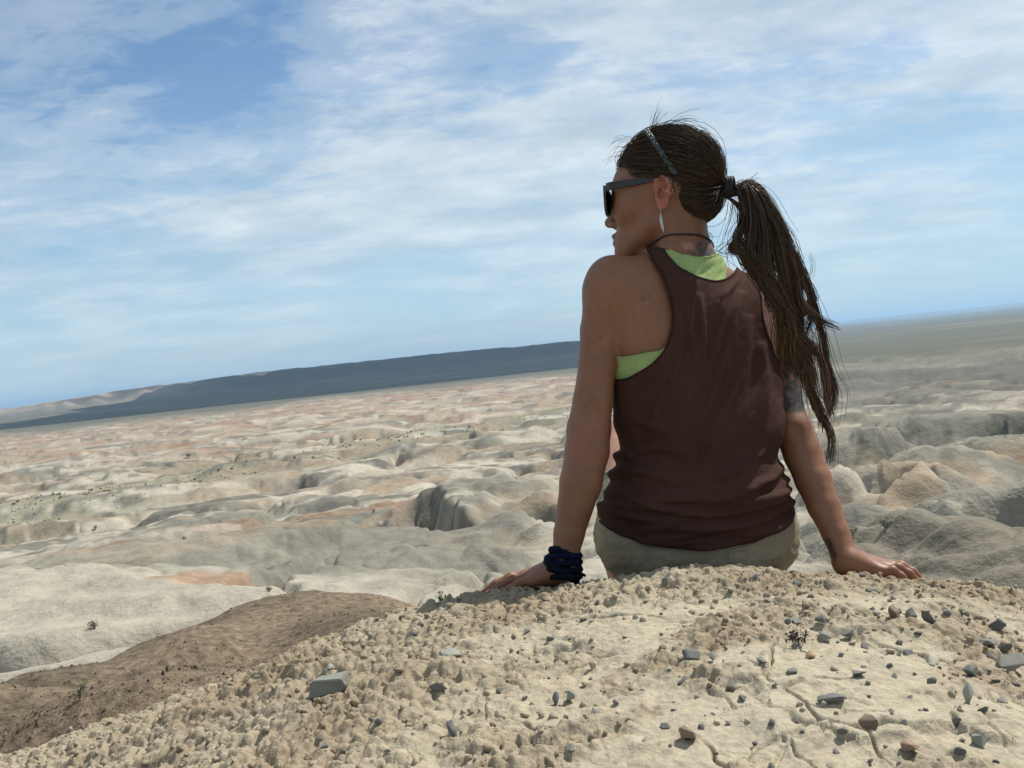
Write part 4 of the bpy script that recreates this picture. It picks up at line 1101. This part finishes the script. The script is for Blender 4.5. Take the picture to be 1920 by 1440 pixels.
for side in (1, -1):
    i_ = lens_out(side, -0.12); cc = lens_pt(side, np.zeros((1, 2)), 0.0015)
    Vv = np.vstack([lens_pt(side, i_), cc]); k = np.arange(48); Qq = np.stack([k, np.roll(k, -1), np.full(48, 48)], 1)
    if side < 0: Qq = Qq[:, ::-1]
    lo = pobj('lens', Vv, Qq, MAT_LENS, SG); lo.modifiers.new('thick', 'SOLIDIFY').thickness = 0.0015
    tp = spline([hp(0.100, side * 0.0675, -0.0185), hp(0.085, side * 0.0755, -0.0175), hp(0.030, side * 0.0800, -0.0165), hp(-0.012, side * 0.0800, -0.0150), hp(-0.030, side * 0.0790, -0.024), hp(-0.040, side * 0.0770, -0.042)], 26)
    hgt = np.interp(np.linspace(0, 1, 26), [0, 0.15, 0.6, 1], [0.0088, 0.0082, 0.0055, 0.004]); V4 = []
    for p_, h_ in zip(tp, hgt): V4 += [p_ + HU * h_ + HL * side * 0.0018, p_ + HU * h_ - HL * side * 0.0018, p_ - HU * h_ - HL * side * 0.0018, p_ - HU * h_ + HL * side * 0.0018]
    idx = np.arange(26 * 4).reshape(26, 4); nx = np.roll(idx, -1, 1); Qq = np.stack([idx[:-1], nx[:-1], nx[1:], idx[1:]], -1).reshape(-1, 4); Qq = np.vstack([Qq, [[0, 1, 2, 3]], [[103, 102, 101, 100]]])
    to_ = pobj('temple', np.array(V4), Qq, MAT_FRAME, SG, smooth=False); bv = to_.modifiers.new('b', 'BEVEL'); bv.width = 0.0012; bv.segments = 2

# jewellery
MAT_SILVER = mat_simple('silver', (0.42, 0.41, 0.39), 0.38, 0.15, 200, 0.5, metal=0.9)
lob = earp(0.002, -0.027, 0.006)
E1 = pobj('earring', *tube(spline([lob + HU * 0.004, lob + HL * 0.003, lob - HU * 0.006 + HL * 0.002, lob - HU * 0.010 - HF * 0.001], 12), 0.0006, 5), MAT_SILVER)
L_ = np.linspace(0, 1, 16); wv = 0.0030 * np.sin(np.pi * np.clip(L_ * 0.93 + 0.05, 0, 1)) ** 0.8
mid = lob - HU * 0.010 + HL * 0.002 - (L_ * 0.040)[:, None] * HU - (0.006 * L_ ** 2)[:, None] * HF
Vv = np.vstack([mid + wv[:, None] * HF, mid + HL * 0.0008, mid - wv[:, None] * HF]); i = np.arange(15); Qq = np.vstack([np.stack([i, i + 1, i + 17, i + 16], 1), np.stack([i + 16, i + 17, i + 33, i + 32], 1)])
fo = pobj('silver_leaf', Vv, Qq, MAT_SILVER, E1); fo.modifiers.new('thick', 'SOLIDIFY').thickness = 0.0012
for f_, u_, r_ in ((-0.0150, 0.022, 0.0058), (-0.0165, 0.002, 0.0062)):
    c0 = earp(f_, u_, 0.012); a = np.linspace(0, 2 * math.pi, 22, endpoint=False)
    pobj('ear_hoop', *tube(c0 + r_ * (np.cos(a)[:, None] * (HF * 0.8 + HL * 0.6) + np.sin(a)[:, None] * HU), 0.0007, 5, True), MAT_SILVER)
a = np.linspace(0, 2 * math.pi, 60, endpoint=False)
cc = J(1287, 464, 1.99); ring = cc + 0.07 * np.cos(a)[:, None] * np.array([1, 0, 0.05]) + 0.07 * np.sin(a)[:, None] * np.array([0, 1, -0.35])
for _ in range(12):
    d_ = field(body_prims, ring); rv = ring - cc; rv /= np.linalg.norm(rv, axis=1, keepdims=True); ring = ring - ((d_ - 0.0022) * 0.7)[:, None] * rv
for _ in range(2): ring = (np.roll(ring, 1, 0) + 2 * ring + np.roll(ring, -1, 0)) / 4
NK = pobj('neck_cord', *tube(ring, 0.0018, 6, True), MAT_BLACK)
# wristband of wound navy cloth
MAT_NAVY = mat_cloth('navy_cloth', (0.007, 0.009, 0.024)); MAT_NAVY2 = mat_cloth('black_cloth', (0.008, 0.009, 0.016))
wa = J(1059, 1036, 1.862); wb = J(1052, 1082, 1.856); ax = (wb - wa) / np.linalg.norm(wb - wa); e1 = np.cross(ax, [0, 1, 0]); e1 /= np.linalg.norm(e1); e2 = np.cross(ax, e1)
WB = None
for k in range(6):
    a = np.linspace(0, 2 * math.pi, 40, endpoint=False); tk = k / 5
    rr_ = np.interp(tk, [0, 0.3, 0.7, 1], [0.0265, 0.0295, 0.0315, 0.030]) + 0.0022 * np.sin(a * 3 + k * 2) + 0.001 * rng.normal(size=40)
    c0 = wa + (wb - wa) * tk
    P = c0 + rr_[:, None] * (np.cos(a)[:, None] * e1 + np.sin(a)[:, None] * e2) + (0.0035 * np.sin(a * 2 + k * 1.7))[:, None] * ax
    v, q = tube(P, 0.0062 + 0.0008 * np.sin(a * 9 + k), 7, True)
    if WB is None: WB = pobj('wristband', v, q, MAT_NAVY)
    else: pobj('wound_cloth', v, q, MAT_NAVY if k in (1, 2) else MAT_NAVY2, WB)
for pts in ([(1078, 1050), (1086, 1052), (1089, 1058)], [(1078, 1072), (1090, 1076), (1098, 1080)], [(1070, 1080), (1084, 1082), (1093, 1082)]):
    v, q = tube(spline([J(x, y, 1.845) for x, y in pts], 10), 0.0045 * np.linspace(1, 0.6, 10), 6); pobj('loose_end', v, q, MAT_NAVY2, WB)

# ------------------------------------------------------------------ stones on the mound
def mat_stone(name, a, b_):
    m, t, b = new_mat(name)
    v = coords(t); oi = N(t, 'ShaderNodeObjectInfo')
    n = noise(t, v, 90, 5, 0.6)
    c = MIX(t, RAMP(t, n, [(0.3, 0), (0.7, 1)]), a, b_)
    c = MIX(t, 1.0, c, RAMP(t, oi.outputs['Random'], [(0, (0.7, 0.7, 0.7)), (0.6, (1.05, 1.05, 1.05)), (1, (1.55, 1.45, 1.3))]), 'MULTIPLY')
    t.links.new(c, b.inputs['Base Color']); b.inputs['Roughness'].default_value = 0.75; b.inputs['Specular IOR Level'].default_value = 0.3
    bump(t, b, noise(t, v, 240, 4), 0.5, 0.0012)
    return m
MAT_STONE = mat_stone('slate_stone', (0.095, 0.098, 0.096), (0.20, 0.20, 0.18))
MAT_PALE = mat_stone('pale_stone', (0.20, 0.21, 0.18), (0.33, 0.33, 0.28))
def stone_mesh(seed, n=13, flat=0.62):
    r = np.random.default_rng(seed); bm = bmesh.new()
    for _ in range(n):
        v = r.normal(size=3); v /= np.linalg.norm(v); v = v * (0.85 + 0.25 * r.random()) * np.array([1.0, 0.8, flat]); bm.verts.new(v * 0.5)
    res = bmesh.ops.convex_hull(bm, input=bm.verts)
    dead = [e for e in res.get('geom_interior', []) if isinstance(e, bmesh.types.BMVert)]
    bmesh.ops.delete(bm, geom=dead, context='VERTS')
    bmesh.ops.bevel(bm, geom=list(bm.edges), offset=0.035, segments=1, affect='EDGES', clamp_overlap=True)
    me = bpy.data.meshes.new('stone'); bm.to_mesh(me); bm.free(); return me
STONES = [stone_mesh(40 + i, 10 + i % 5, 0.5 + 0.06 * (i % 5)) for i in range(12)]
for i, me in enumerate(STONES): me.materials.append(MAT_STONE)
PALES = [me.copy() for me in STONES[:4]]
for me in PALES: me.materials.clear(); me.materials.append(MAT_PALE)
TANS = [me.copy() for me in STONES[4:8]]
MAT_TAN = mat_stone('tan_stone', (0.17, 0.115, 0.080), (0.27, 0.20, 0.14))
for me in TANS: me.materials.clear(); me.materials.append(MAT_TAN)
bm = bmesh.new(); bmesh.ops.create_cube(bm, size=1.0); _r = np.random.default_rng(5)
for v in bm.verts: v.co = Vector((v.co.x * (1.0 if v.co.z < 0 else 0.86), v.co.y * 0.62, v.co.z * 0.40)) + Vector(_r.normal(size=3) * 0.055)
bmesh.ops.bevel(bm, geom=list(bm.edges), offset=0.025, segments=2, affect='EDGES'); SLAB = bpy.data.meshes.new('stone'); bm.to_mesh(SLAB); bm.free(); SLAB.materials.append(MAT_PALE)
placed = []
def put_stone(p, size, label, group, me, rz=None, tilt=0.35, sink=0.10):
    o = bpy.data.objects.new('stone', me); COL.objects.link(o)
    z = float(np.max(mound_z(p[0] + np.array([0, 0.3, -0.3]) * size, p[1] + np.array([0, 0.3, -0.3]) * size)) * 0.5 + 0.5 * mound_z(p[0], p[1]))
    g_ = np.linspace(-0.35, 0.35, 5) * size; gx, gy = np.meshgrid(g_, g_)
    if size > 0.018: z = float(np.percentile(mound_z(p[0] + gx, p[1] + gy), 80))
    o.location = (p[0], p[1], z + size * (0.25 - sink)); o.scale = (size,) * 3
    o.rotation_euler = (random.uniform(-tilt, tilt), random.uniform(-tilt, tilt), random.uniform(0, 6.28) if rz is None else rz)
    if 'upright' in label or 'pointed' in label: o.rotation_euler = (random.uniform(-0.2, 0.2), 1.25, rz if rz is not None else random.uniform(-0.6, 0.6)); o.location.z += 0.12 * size
    tag(o, label, 'stone', group); placed.append(np.array([p[0], p[1]])); return o
def lumps(P, sizes, seed, rough=0.25, sub=1):
    r = np.random.default_rng(seed); bm = bmesh.new(); bmesh.ops.create_icosphere(bm, subdivisions=1, radius=0.5); bm.verts.ensure_lookup_table()
    v0 = np.array([v.co[:] for v in bm.verts]); f0 = np.array([[v.index for v in f.verts] for f in bm.faces]); bm.free()
    if sub == 0: v0 = np.array([[.5, 0, 0], [-.5, 0, 0], [0, .5, 0], [0, -.5, 0], [0, 0, .5], [0, 0, -.5]]); f0 = np.array([[0, 2, 4], [2, 1, 4], [1, 3, 4], [3, 0, 4], [2, 0, 5], [1, 2, 5], [3, 1, 5], [0, 3, 5]])
    n = len(P); k = len(v0)
    V = v0[None] * (1 + rough * r.normal(size=(n, k, 1))) * (0.7 + 0.5 * r.random((n, 1, 3))) * np.asarray(sizes)[:, None, None]
    a = r.random(n) * 6.28; ca, sa = np.cos(a)[:, None], np.sin(a)[:, None]
    V = np.stack([V[..., 0] * ca - V[..., 1] * sa, V[..., 0] * sa + V[..., 1] * ca, V[..., 2]], -1) + P[:, None]
    Fq = (f0[None] + (np.arange(n) * k)[:, None, None]).reshape(-1, 3)
    return V.reshape(-1, 3), Fq
BIG = [  # (pixel, width in pixels, label, pale)
    (622, 1308, 66, 'largest pale grey stone slab on the mound, lower left of the wristband', 3),
    (845, 1243, 42, 'tilted bluish grey stone half sunk in crumbly crust below the person\'s hand', 1),
    (619, 1264, 24, 'small whitish stone just behind the largest pale slab', 1),
    (825, 1304, 34, 'rounded olive grey stone between the pale slab and the cracked clay', 0),
    (848, 1384, 34, 'greenish grey pointed stone near the bottom edge, in a smooth clay patch', 0),
    (935, 1300, 22, 'small grey stone lying beside a crack, right of the rounded olive stone', 0),
    (1112, 1254, 24, 'upright reddish brown stone standing alone in the middle of the mound', 2),
    (1297, 1242, 40, 'dark flat stone below the seat, in the middle of the mound', 0),
    (1335, 1249, 22, 'small pointed dark stone right beside the flat stone below the seat', 0),
    (1370, 1292, 28, 'upright grey stone with a shadow on its left, amid smooth pale clay', 0),
    (1430, 1256, 26, 'low dark stone on smooth clay, below the withered tuft', 0),
    (1560, 1328, 60, 'large dark stone lower right of centre, with bare clay around it', 0),
    (1610, 1270, 36, 'dark stone just above the large dark one lower right of centre', 0),
    (1747, 1247, 34, 'pale grey stone between the dense upper row and the right-hand cracks', 1),
    (1820, 1280, 40, 'grey stone left of the jagged one at the right edge', 0),
    (1822, 1328, 44, 'pale pointed stone lowest of the large ones at the right', 1),
    (1900, 1268, 56, 'biggest dark jagged stone at the right edge of the picture', 0),
    (1872, 1188, 46, 'large dark stone highest on the mound at the right edge', 0),
    (1855, 1216, 40, 'dark stone just below the highest large one at the right', 0),
    (1884, 1222, 34, 'dark stone between the highest large one and the jagged one', 0),
    (1707, 1410, 44, 'tan stone on pale clay at the bottom right', 2),
    (1635, 1378, 50, 'brownish stone above the tan one at the bottom right', 2),
    (1836, 1394, 38, 'pale greenish stone in the bottom right corner area', 1),
    (1804, 1386, 16, 'tiny black stone left of the pale greenish one in the bottom corner', 0),
    (1290, 1386, 48, 'broad tan stone near the bottom, below the centre', 2),
    (1247, 1364, 22, 'small grey stone left of the broad tan one', 0),
    (1067, 1316, 34, 'pale greenish upright stone among a row of dark ones', 1),
    (1046, 1322, 30, 'dark flat stone leaning on the pale greenish upright one', 0),
    (1370, 1121, 26, 'pale grey stone on the crest below the waist', 1),
    (1495, 1106, 26, 'black stone on the crest below the shorts', 0),
    (1635, 1116, 24, 'small black stone on the crest below the hand with the forearm tattoo', 0),
    (1487, 1177, 32, 'dark grey stone just above the withered tuft', 0),
    (1540, 1180, 28, 'grey stone leading the dense row right of the withered tuft', 0),
    (1710, 1172, 30, 'upright dark stone in the dense upper row at the right', 0),
    (1742, 1178, 38, 'dark stone next to the upright one in the upper row', 0),
    (1680, 1176, 36, 'brown stone left of the upright one in the upper row', 2),
    (1592, 1196, 32, 'dark rough stone in the middle of the dense row', 0),
    (1522, 1232, 30, 'tan stone just below the withered tuft', 2),
    (1548, 1206, 30, 'pale stone right beside the withered tuft', 1),
]
def zone(x, y):
    if y < 1160: return 'small dark pebble in the rough crust along the crest', 'pebbles along the crest'
    if x > 1640: return 'small dark pebble in the dense scatter at the right of the mound', 'pebbles scattered at the right'
    if x > 1150: return 'small dark pebble on the cracked clay below the middle of the crest', 'pebbles on the cracked clay'
    return 'small dark pebble in the crumbly crust left of the middle', 'pebbles in the crumbly crust'
if ONLY in ('', 'mound', 'nobody'):
    for i, (x, y, wpx, lab, pale) in enumerate(BIG):
        p = pick_mound(x, y); d = (p - CAM) @ FWD
        put_stone(p, wpx / F * d * 1.12, lab, 'stones on the mound', (STONES[i % 12], PALES[i % 4], TANS[i % 4], SLAB)[pale], None if i else 0.05, 0.35 if i else 0.10, 0.10 if i else 0.16)
    n = 0
    while n < 165:
        px_, py_ = random.uniform(560, 1920), random.uniform(1095, 1440)
        w_ = 0.25 + 0.75 * float(sstep(1100, 1650, np.array(px_)))
        if random.random() > w_: continue
        p = pick_mound(px_, py_)
        if p[1] > 1.74: continue
        sz = 0.0065 + 0.010 * random.random() ** 1.7
        if any(np.hypot(*(q - p[:2])) < 0.016 + sz * 0.6 for q in placed): continue
        put_stone(p, sz, zone(px_, py_)[0], zone(px_, py_)[1], STONES[n % 12], tilt=0.6, sink=0.16); n += 1
    # crumbs of clay too many to count
    rg = np.random.default_rng(11)
    m_ = 13000; X = rg.uniform(-1.05, 1.0, m_); Y = rg.uniform(0.95, 1.95, m_)
    k_ = rg.random(m_) < 0.08 + 0.38 * rough_map(X, Y); X, Y = X[k_], Y[k_]
    sz = 0.0025 + 0.0085 * rg.random(len(X)) ** 3.2
    Zm = mound_z(X, Y); v, f = lumps(np.stack([X, Y, Zm + 0.15 * sz], -1), sz, 12, 0.30)
    me = mesh_from('clods', v, f); set_col(me, np.repeat(mound_col(X, Y, Zm) * (0.85 + 0.25 * rg.random((len(X), 1))), len(v) // len(X), 0))
    tag(add_obj('clods', me, MAT_MOUND), 'crumbly clay clods strewn over the pale mound', 'clods', kind='stuff')

# ------------------------------------------------------------------ plants
MAT_LEAF = mat_simple('dusty_leaf', (0.15, 0.16, 0.10), 0.8, 0.4, 3, 0.2); MAT_LEAF2 = mat_simple('fresh_leaf', (0.13, 0.19, 0.05), 0.7, 0.35, 30, 0.2)
MAT_TWIG = mat_simple('twig', (0.07, 0.055, 0.04), 0.9, 0.3, 40); MAT_DRY = mat_simple('withered', (0.065, 0.055, 0.042), 0.9, 0.4, 60)
def plant(name, loc, size, label, cat, leaf, nst=14, nl=160, lw=0.06, group=None, seed=0, up=0.9):
    r = np.random.default_rng(seed); e = bpy.data.objects.new(name, None); COL.objects.link(e); e.location = loc; e.empty_display_size = size * 0.3
    tag(e, label, cat, group)
    tips, parts = [], []
    for i in range(nst):
        a = r.random() * 6.28; sp = r.random() ** 0.7
        P = spline([(0, 0, 0), (0.25 * sp * math.cos(a), 0.25 * sp * math.sin(a), 0.4 * up), (0.55 * sp * math.cos(a + 0.3), 0.55 * sp * math.sin(a + 0.3), up * (0.95 - 0.5 * sp * sp))], 8) * size
        parts.append(tube(P, size * 0.012 * np.linspace(1, 0.4, 8), 4)); tips.append(P)
    v, q = merge(parts); add_obj('stem', mesh_from('stem', v, q), MAT_TWIG, e)
    c = np.array([tips[r.integers(nst)][r.integers(3, 8)] for _ in range(nl)]) + r.normal(size=(nl, 3)) * size * 0.07
    d1 = r.normal(size=(nl, 3)); d1 /= np.linalg.norm(d1, axis=1, keepdims=True); d2 = np.cross(d1, r.normal(size=(nl, 3))); d2 /= np.linalg.norm(d2, axis=1, keepdims=True)
    L = size * lw * (0.6 + 0.8 * r.random((nl, 1)))
    V = np.stack([c - d1 * L, c + d2 * L * 0.4, c + d1 * L, c - d2 * L * 0.4], 1).reshape(-1, 3)
    add_obj('foliage', mesh_from('foliage', V, np.arange(nl * 4).reshape(-1, 4)), leaf, e)
    return e
def land_at(px_, py_, lo=3.0, hi=1200.0):
    d0 = J(px_, py_, 1.0) @ BASIS.T; t = np.geomspace(lo, hi, 4000); P = CAM + t[:, None] * d0; hgt = P[:, 2] - terrain(P[:, 0], P[:, 1])
    i = np.argmax(hgt < 0) if (hgt < 0).any() else len(t) - 1
    return P[i]
if ONLY in ('', 'land', 'nobody'):
    for i, (x, y, s_, lab) in enumerate(((178, 1180, 22, 'grey round bush alone on the white hillside'), (353, 838 + 20, 12, 'small bush on the dry wash, far left of the person'), (345, 1012, 8, 'tiny dark shrub on the grey hill beside a rust coloured face'), (505, 1110, 14, 'low green shrub in the gully behind the brown gravel hill'),
                                          (1660, 990, 26, 'green scrubby bush in the gully behind the shaded grey slope'), (1600, 1000, 18, 'low dark bush at the foot of the gully beside the forearm'), (180, 992, 9, 'small dark shrub left of the rust coloured faces'), (700, 962, 9, 'small shrub on the ridge below the flat topped dome'))):
        p = land_at(x, y, 12); d = np.linalg.norm(p - CAM)
        plant('shrub', p - np.array([0, 0, 0.02]), s_ / F * d * 0.9, lab, 'shrub', MAT_LEAF, 12, 170, 0.09, 'shrubs on the badlands', 500 + i)
    p = land_at(150, 1312, 2.6, 12); plant('weed', p, 0.06, 'small green weed on the brown gravel slope', 'weed', MAT_LEAF, 9, 50, 0.14, None, 520)
    # scrub along the dry wash and the edge of the plain: a mass of tiny bushes
    rg = np.random.default_rng(21); n_ = 1000
    az = rg.uniform(-0.56, 0.55, n_); fam = rg.random(n_)
    w2 = lambda x, y: fbm(x / 60 + 7, y / 60, 4, 202)
    r_ = np.where(fam < 0.62, 300 + 240 * az + rg.normal(size=n_) * 16, np.where(fam < 0.85, rg.uniform(120, 620, n_), rg.uniform(420, 1000, n_)))
    az = np.where((fam < 0.62) & (az > 0.1), az - 0.6, az); r_ = np.where(fam < 0.62, 300 + 240 * az + rg.normal(size=n_) * 14, r_)
    X, Y = r_ * np.sin(az), r_ * np.cos(az); r_ = r_ + np.where(fam < 0.62, 30 * w2(X, Y), 0); X, Y = r_ * np.sin(az), r_ * np.cos(az)
    keepv = terrain(X, Y); sz = (0.25 + 0.9 * rg.random(n_) ** 2.5) * np.where(fam < 0.62, 0.65, 0.45)
    v, f = lumps(np.stack([X, Y, keepv + 0.2 * sz], -1), sz * np.array(1.0), 22, 0.3)
    tag(add_obj('scrub', mesh_from('scrub', v, f, False), MAT_LEAF), 'scattered dusty green scrub along the dry wash', 'scrub', kind='stuff')
    # gravel on the brown hills
    n_ = 11000; az = rg.uniform(-0.62, -0.02, n_); r_ = 1 / np.sqrt(rg.uniform(1 / 10.5 ** 2, 1 / 3.2 ** 2, n_)); r_ = 3.2 + (r_ - 3.2)
    X, Y = r_ * np.sin(az), r_ * np.cos(az); Z_ = terrain(X, Y); sz = 0.006 + 0.020 * rg.random(n_) ** 4
    v, f = lumps(np.stack([X, Y, Z_], -1), sz, 23, 0.2, 0); kk = len(v) // n_
    me = mesh_from('gravel', v, f, False); tone = rg.random((n_, 1)); set_col(me, np.repeat(np.array([0.115, 0.088, 0.062]) * (0.55 + 1.3 * tone ** 2) + np.array([0.02, 0.02, 0.025]) * rg.random((n_, 1)), kk, 0))
    tag(add_obj('gravel', me, MAT_GRAVEL), 'dark brown gravel covering the hill behind the mound', 'gravel', kind='stuff')
if ONLY in ('', 'mound', 'nobody'):
    p = pick_mound(1500, 1216); p[2] = float(mound_z(p[0], p[1])) - 0.002
    plant('withered_tuft', p, 0.036, 'dark withered tuft among the stones on the mound', 'plant', MAT_DRY, 12, 60, 0.10, None, 530)
    q_ = to_world(J(832, 1118, 1.80)); q_[2] = float(mound_z(q_[0], q_[1])) - 0.004
    plant('sprout', q_, 0.030, 'tiny green sprout behind the crest near the wristband', 'plant', MAT_LEAF2, 9, 46, 0.13, None, 531)

# ------------------------------------------------------------------ the cloud whose shadow lies on the mesa
if ONLY in ('', 'land', 'nobody'):
    H_ = 1500.0; off = H_ / math.tan(SUN_EL)
    tgt = np.array([-190, 1930.0]); cc = np.array([tgt[0] + off * math.sin(SUN_AZ), tgt[1] + off * math.cos(SUN_AZ), H_])
    rg = np.random.default_rng(31); pr = [ell(cc, (640, 760, 110), 60)]
    for i in range(34):
        a = rg.random() * 6.28; q = math.sqrt(rg.random())
        s_ = 90 + 190 * rg.random() * (1.1 - q)
        pr.append(ell(cc + np.array([math.cos(a) * q * 660, math.sin(a) * q * 800, 60 * rg.normal() + 40]), (s_ * 1.2, s_ * 1.2, s_ * 0.6), 50))
    FARV = 2000.0
    V, Q = netmesh(pr, 26.0, 0.0, 1)
    FARV = 0.25
    m, t, b = new_mat('cloud_white'); b.inputs['Roughness'].default_value = 1.0; b.inputs['Specular IOR Level'].default_value = 0.0
    t.links.new(MIX(t, noise(t, coords(t), 0.01), (0.86, 0.87, 0.88), (0.92, 0.92, 0.92)), b.inputs['Base Color'])
    tag(add_obj('cloud', mesh_from('cloud', V, Q), m), 'broad white cloud high above, shading the mesa', 'cloud', kind='stuff')

# ------------------------------------------------------------------ haze
HAZE = 0.00013
if ONLY in ('', 'land', 'nobody') and HAZE > 0:
    bm = bmesh.new(); bmesh.ops.create_cube(bm, size=1.0); me = bpy.data.meshes.new('haze'); bm.to_mesh(me); bm.free()
    m = bpy.data.materials.new('haze_air'); m.use_nodes = True; t = m.node_tree; t.nodes.clear()
    vol = N(t, 'ShaderNodeVolumePrincipled'); vol.inputs['Color'].default_value = (0.48, 0.73, 1.0, 1); vol.inputs['Density'].default_value = HAZE; vol.inputs['Anisotropy'].default_value = 0.2
    om = N(t, 'ShaderNodeOutputMaterial'); t.links.new(vol.outputs[0], om.inputs['Volume'])
    o = add_obj('haze', me, m); zlo, zhi = -60.0, 75.0
    o.scale = (130000, 130000, zhi - zlo); o.location = (0, 0, (zhi + zlo) / 2); tag(o, kind='stuff')
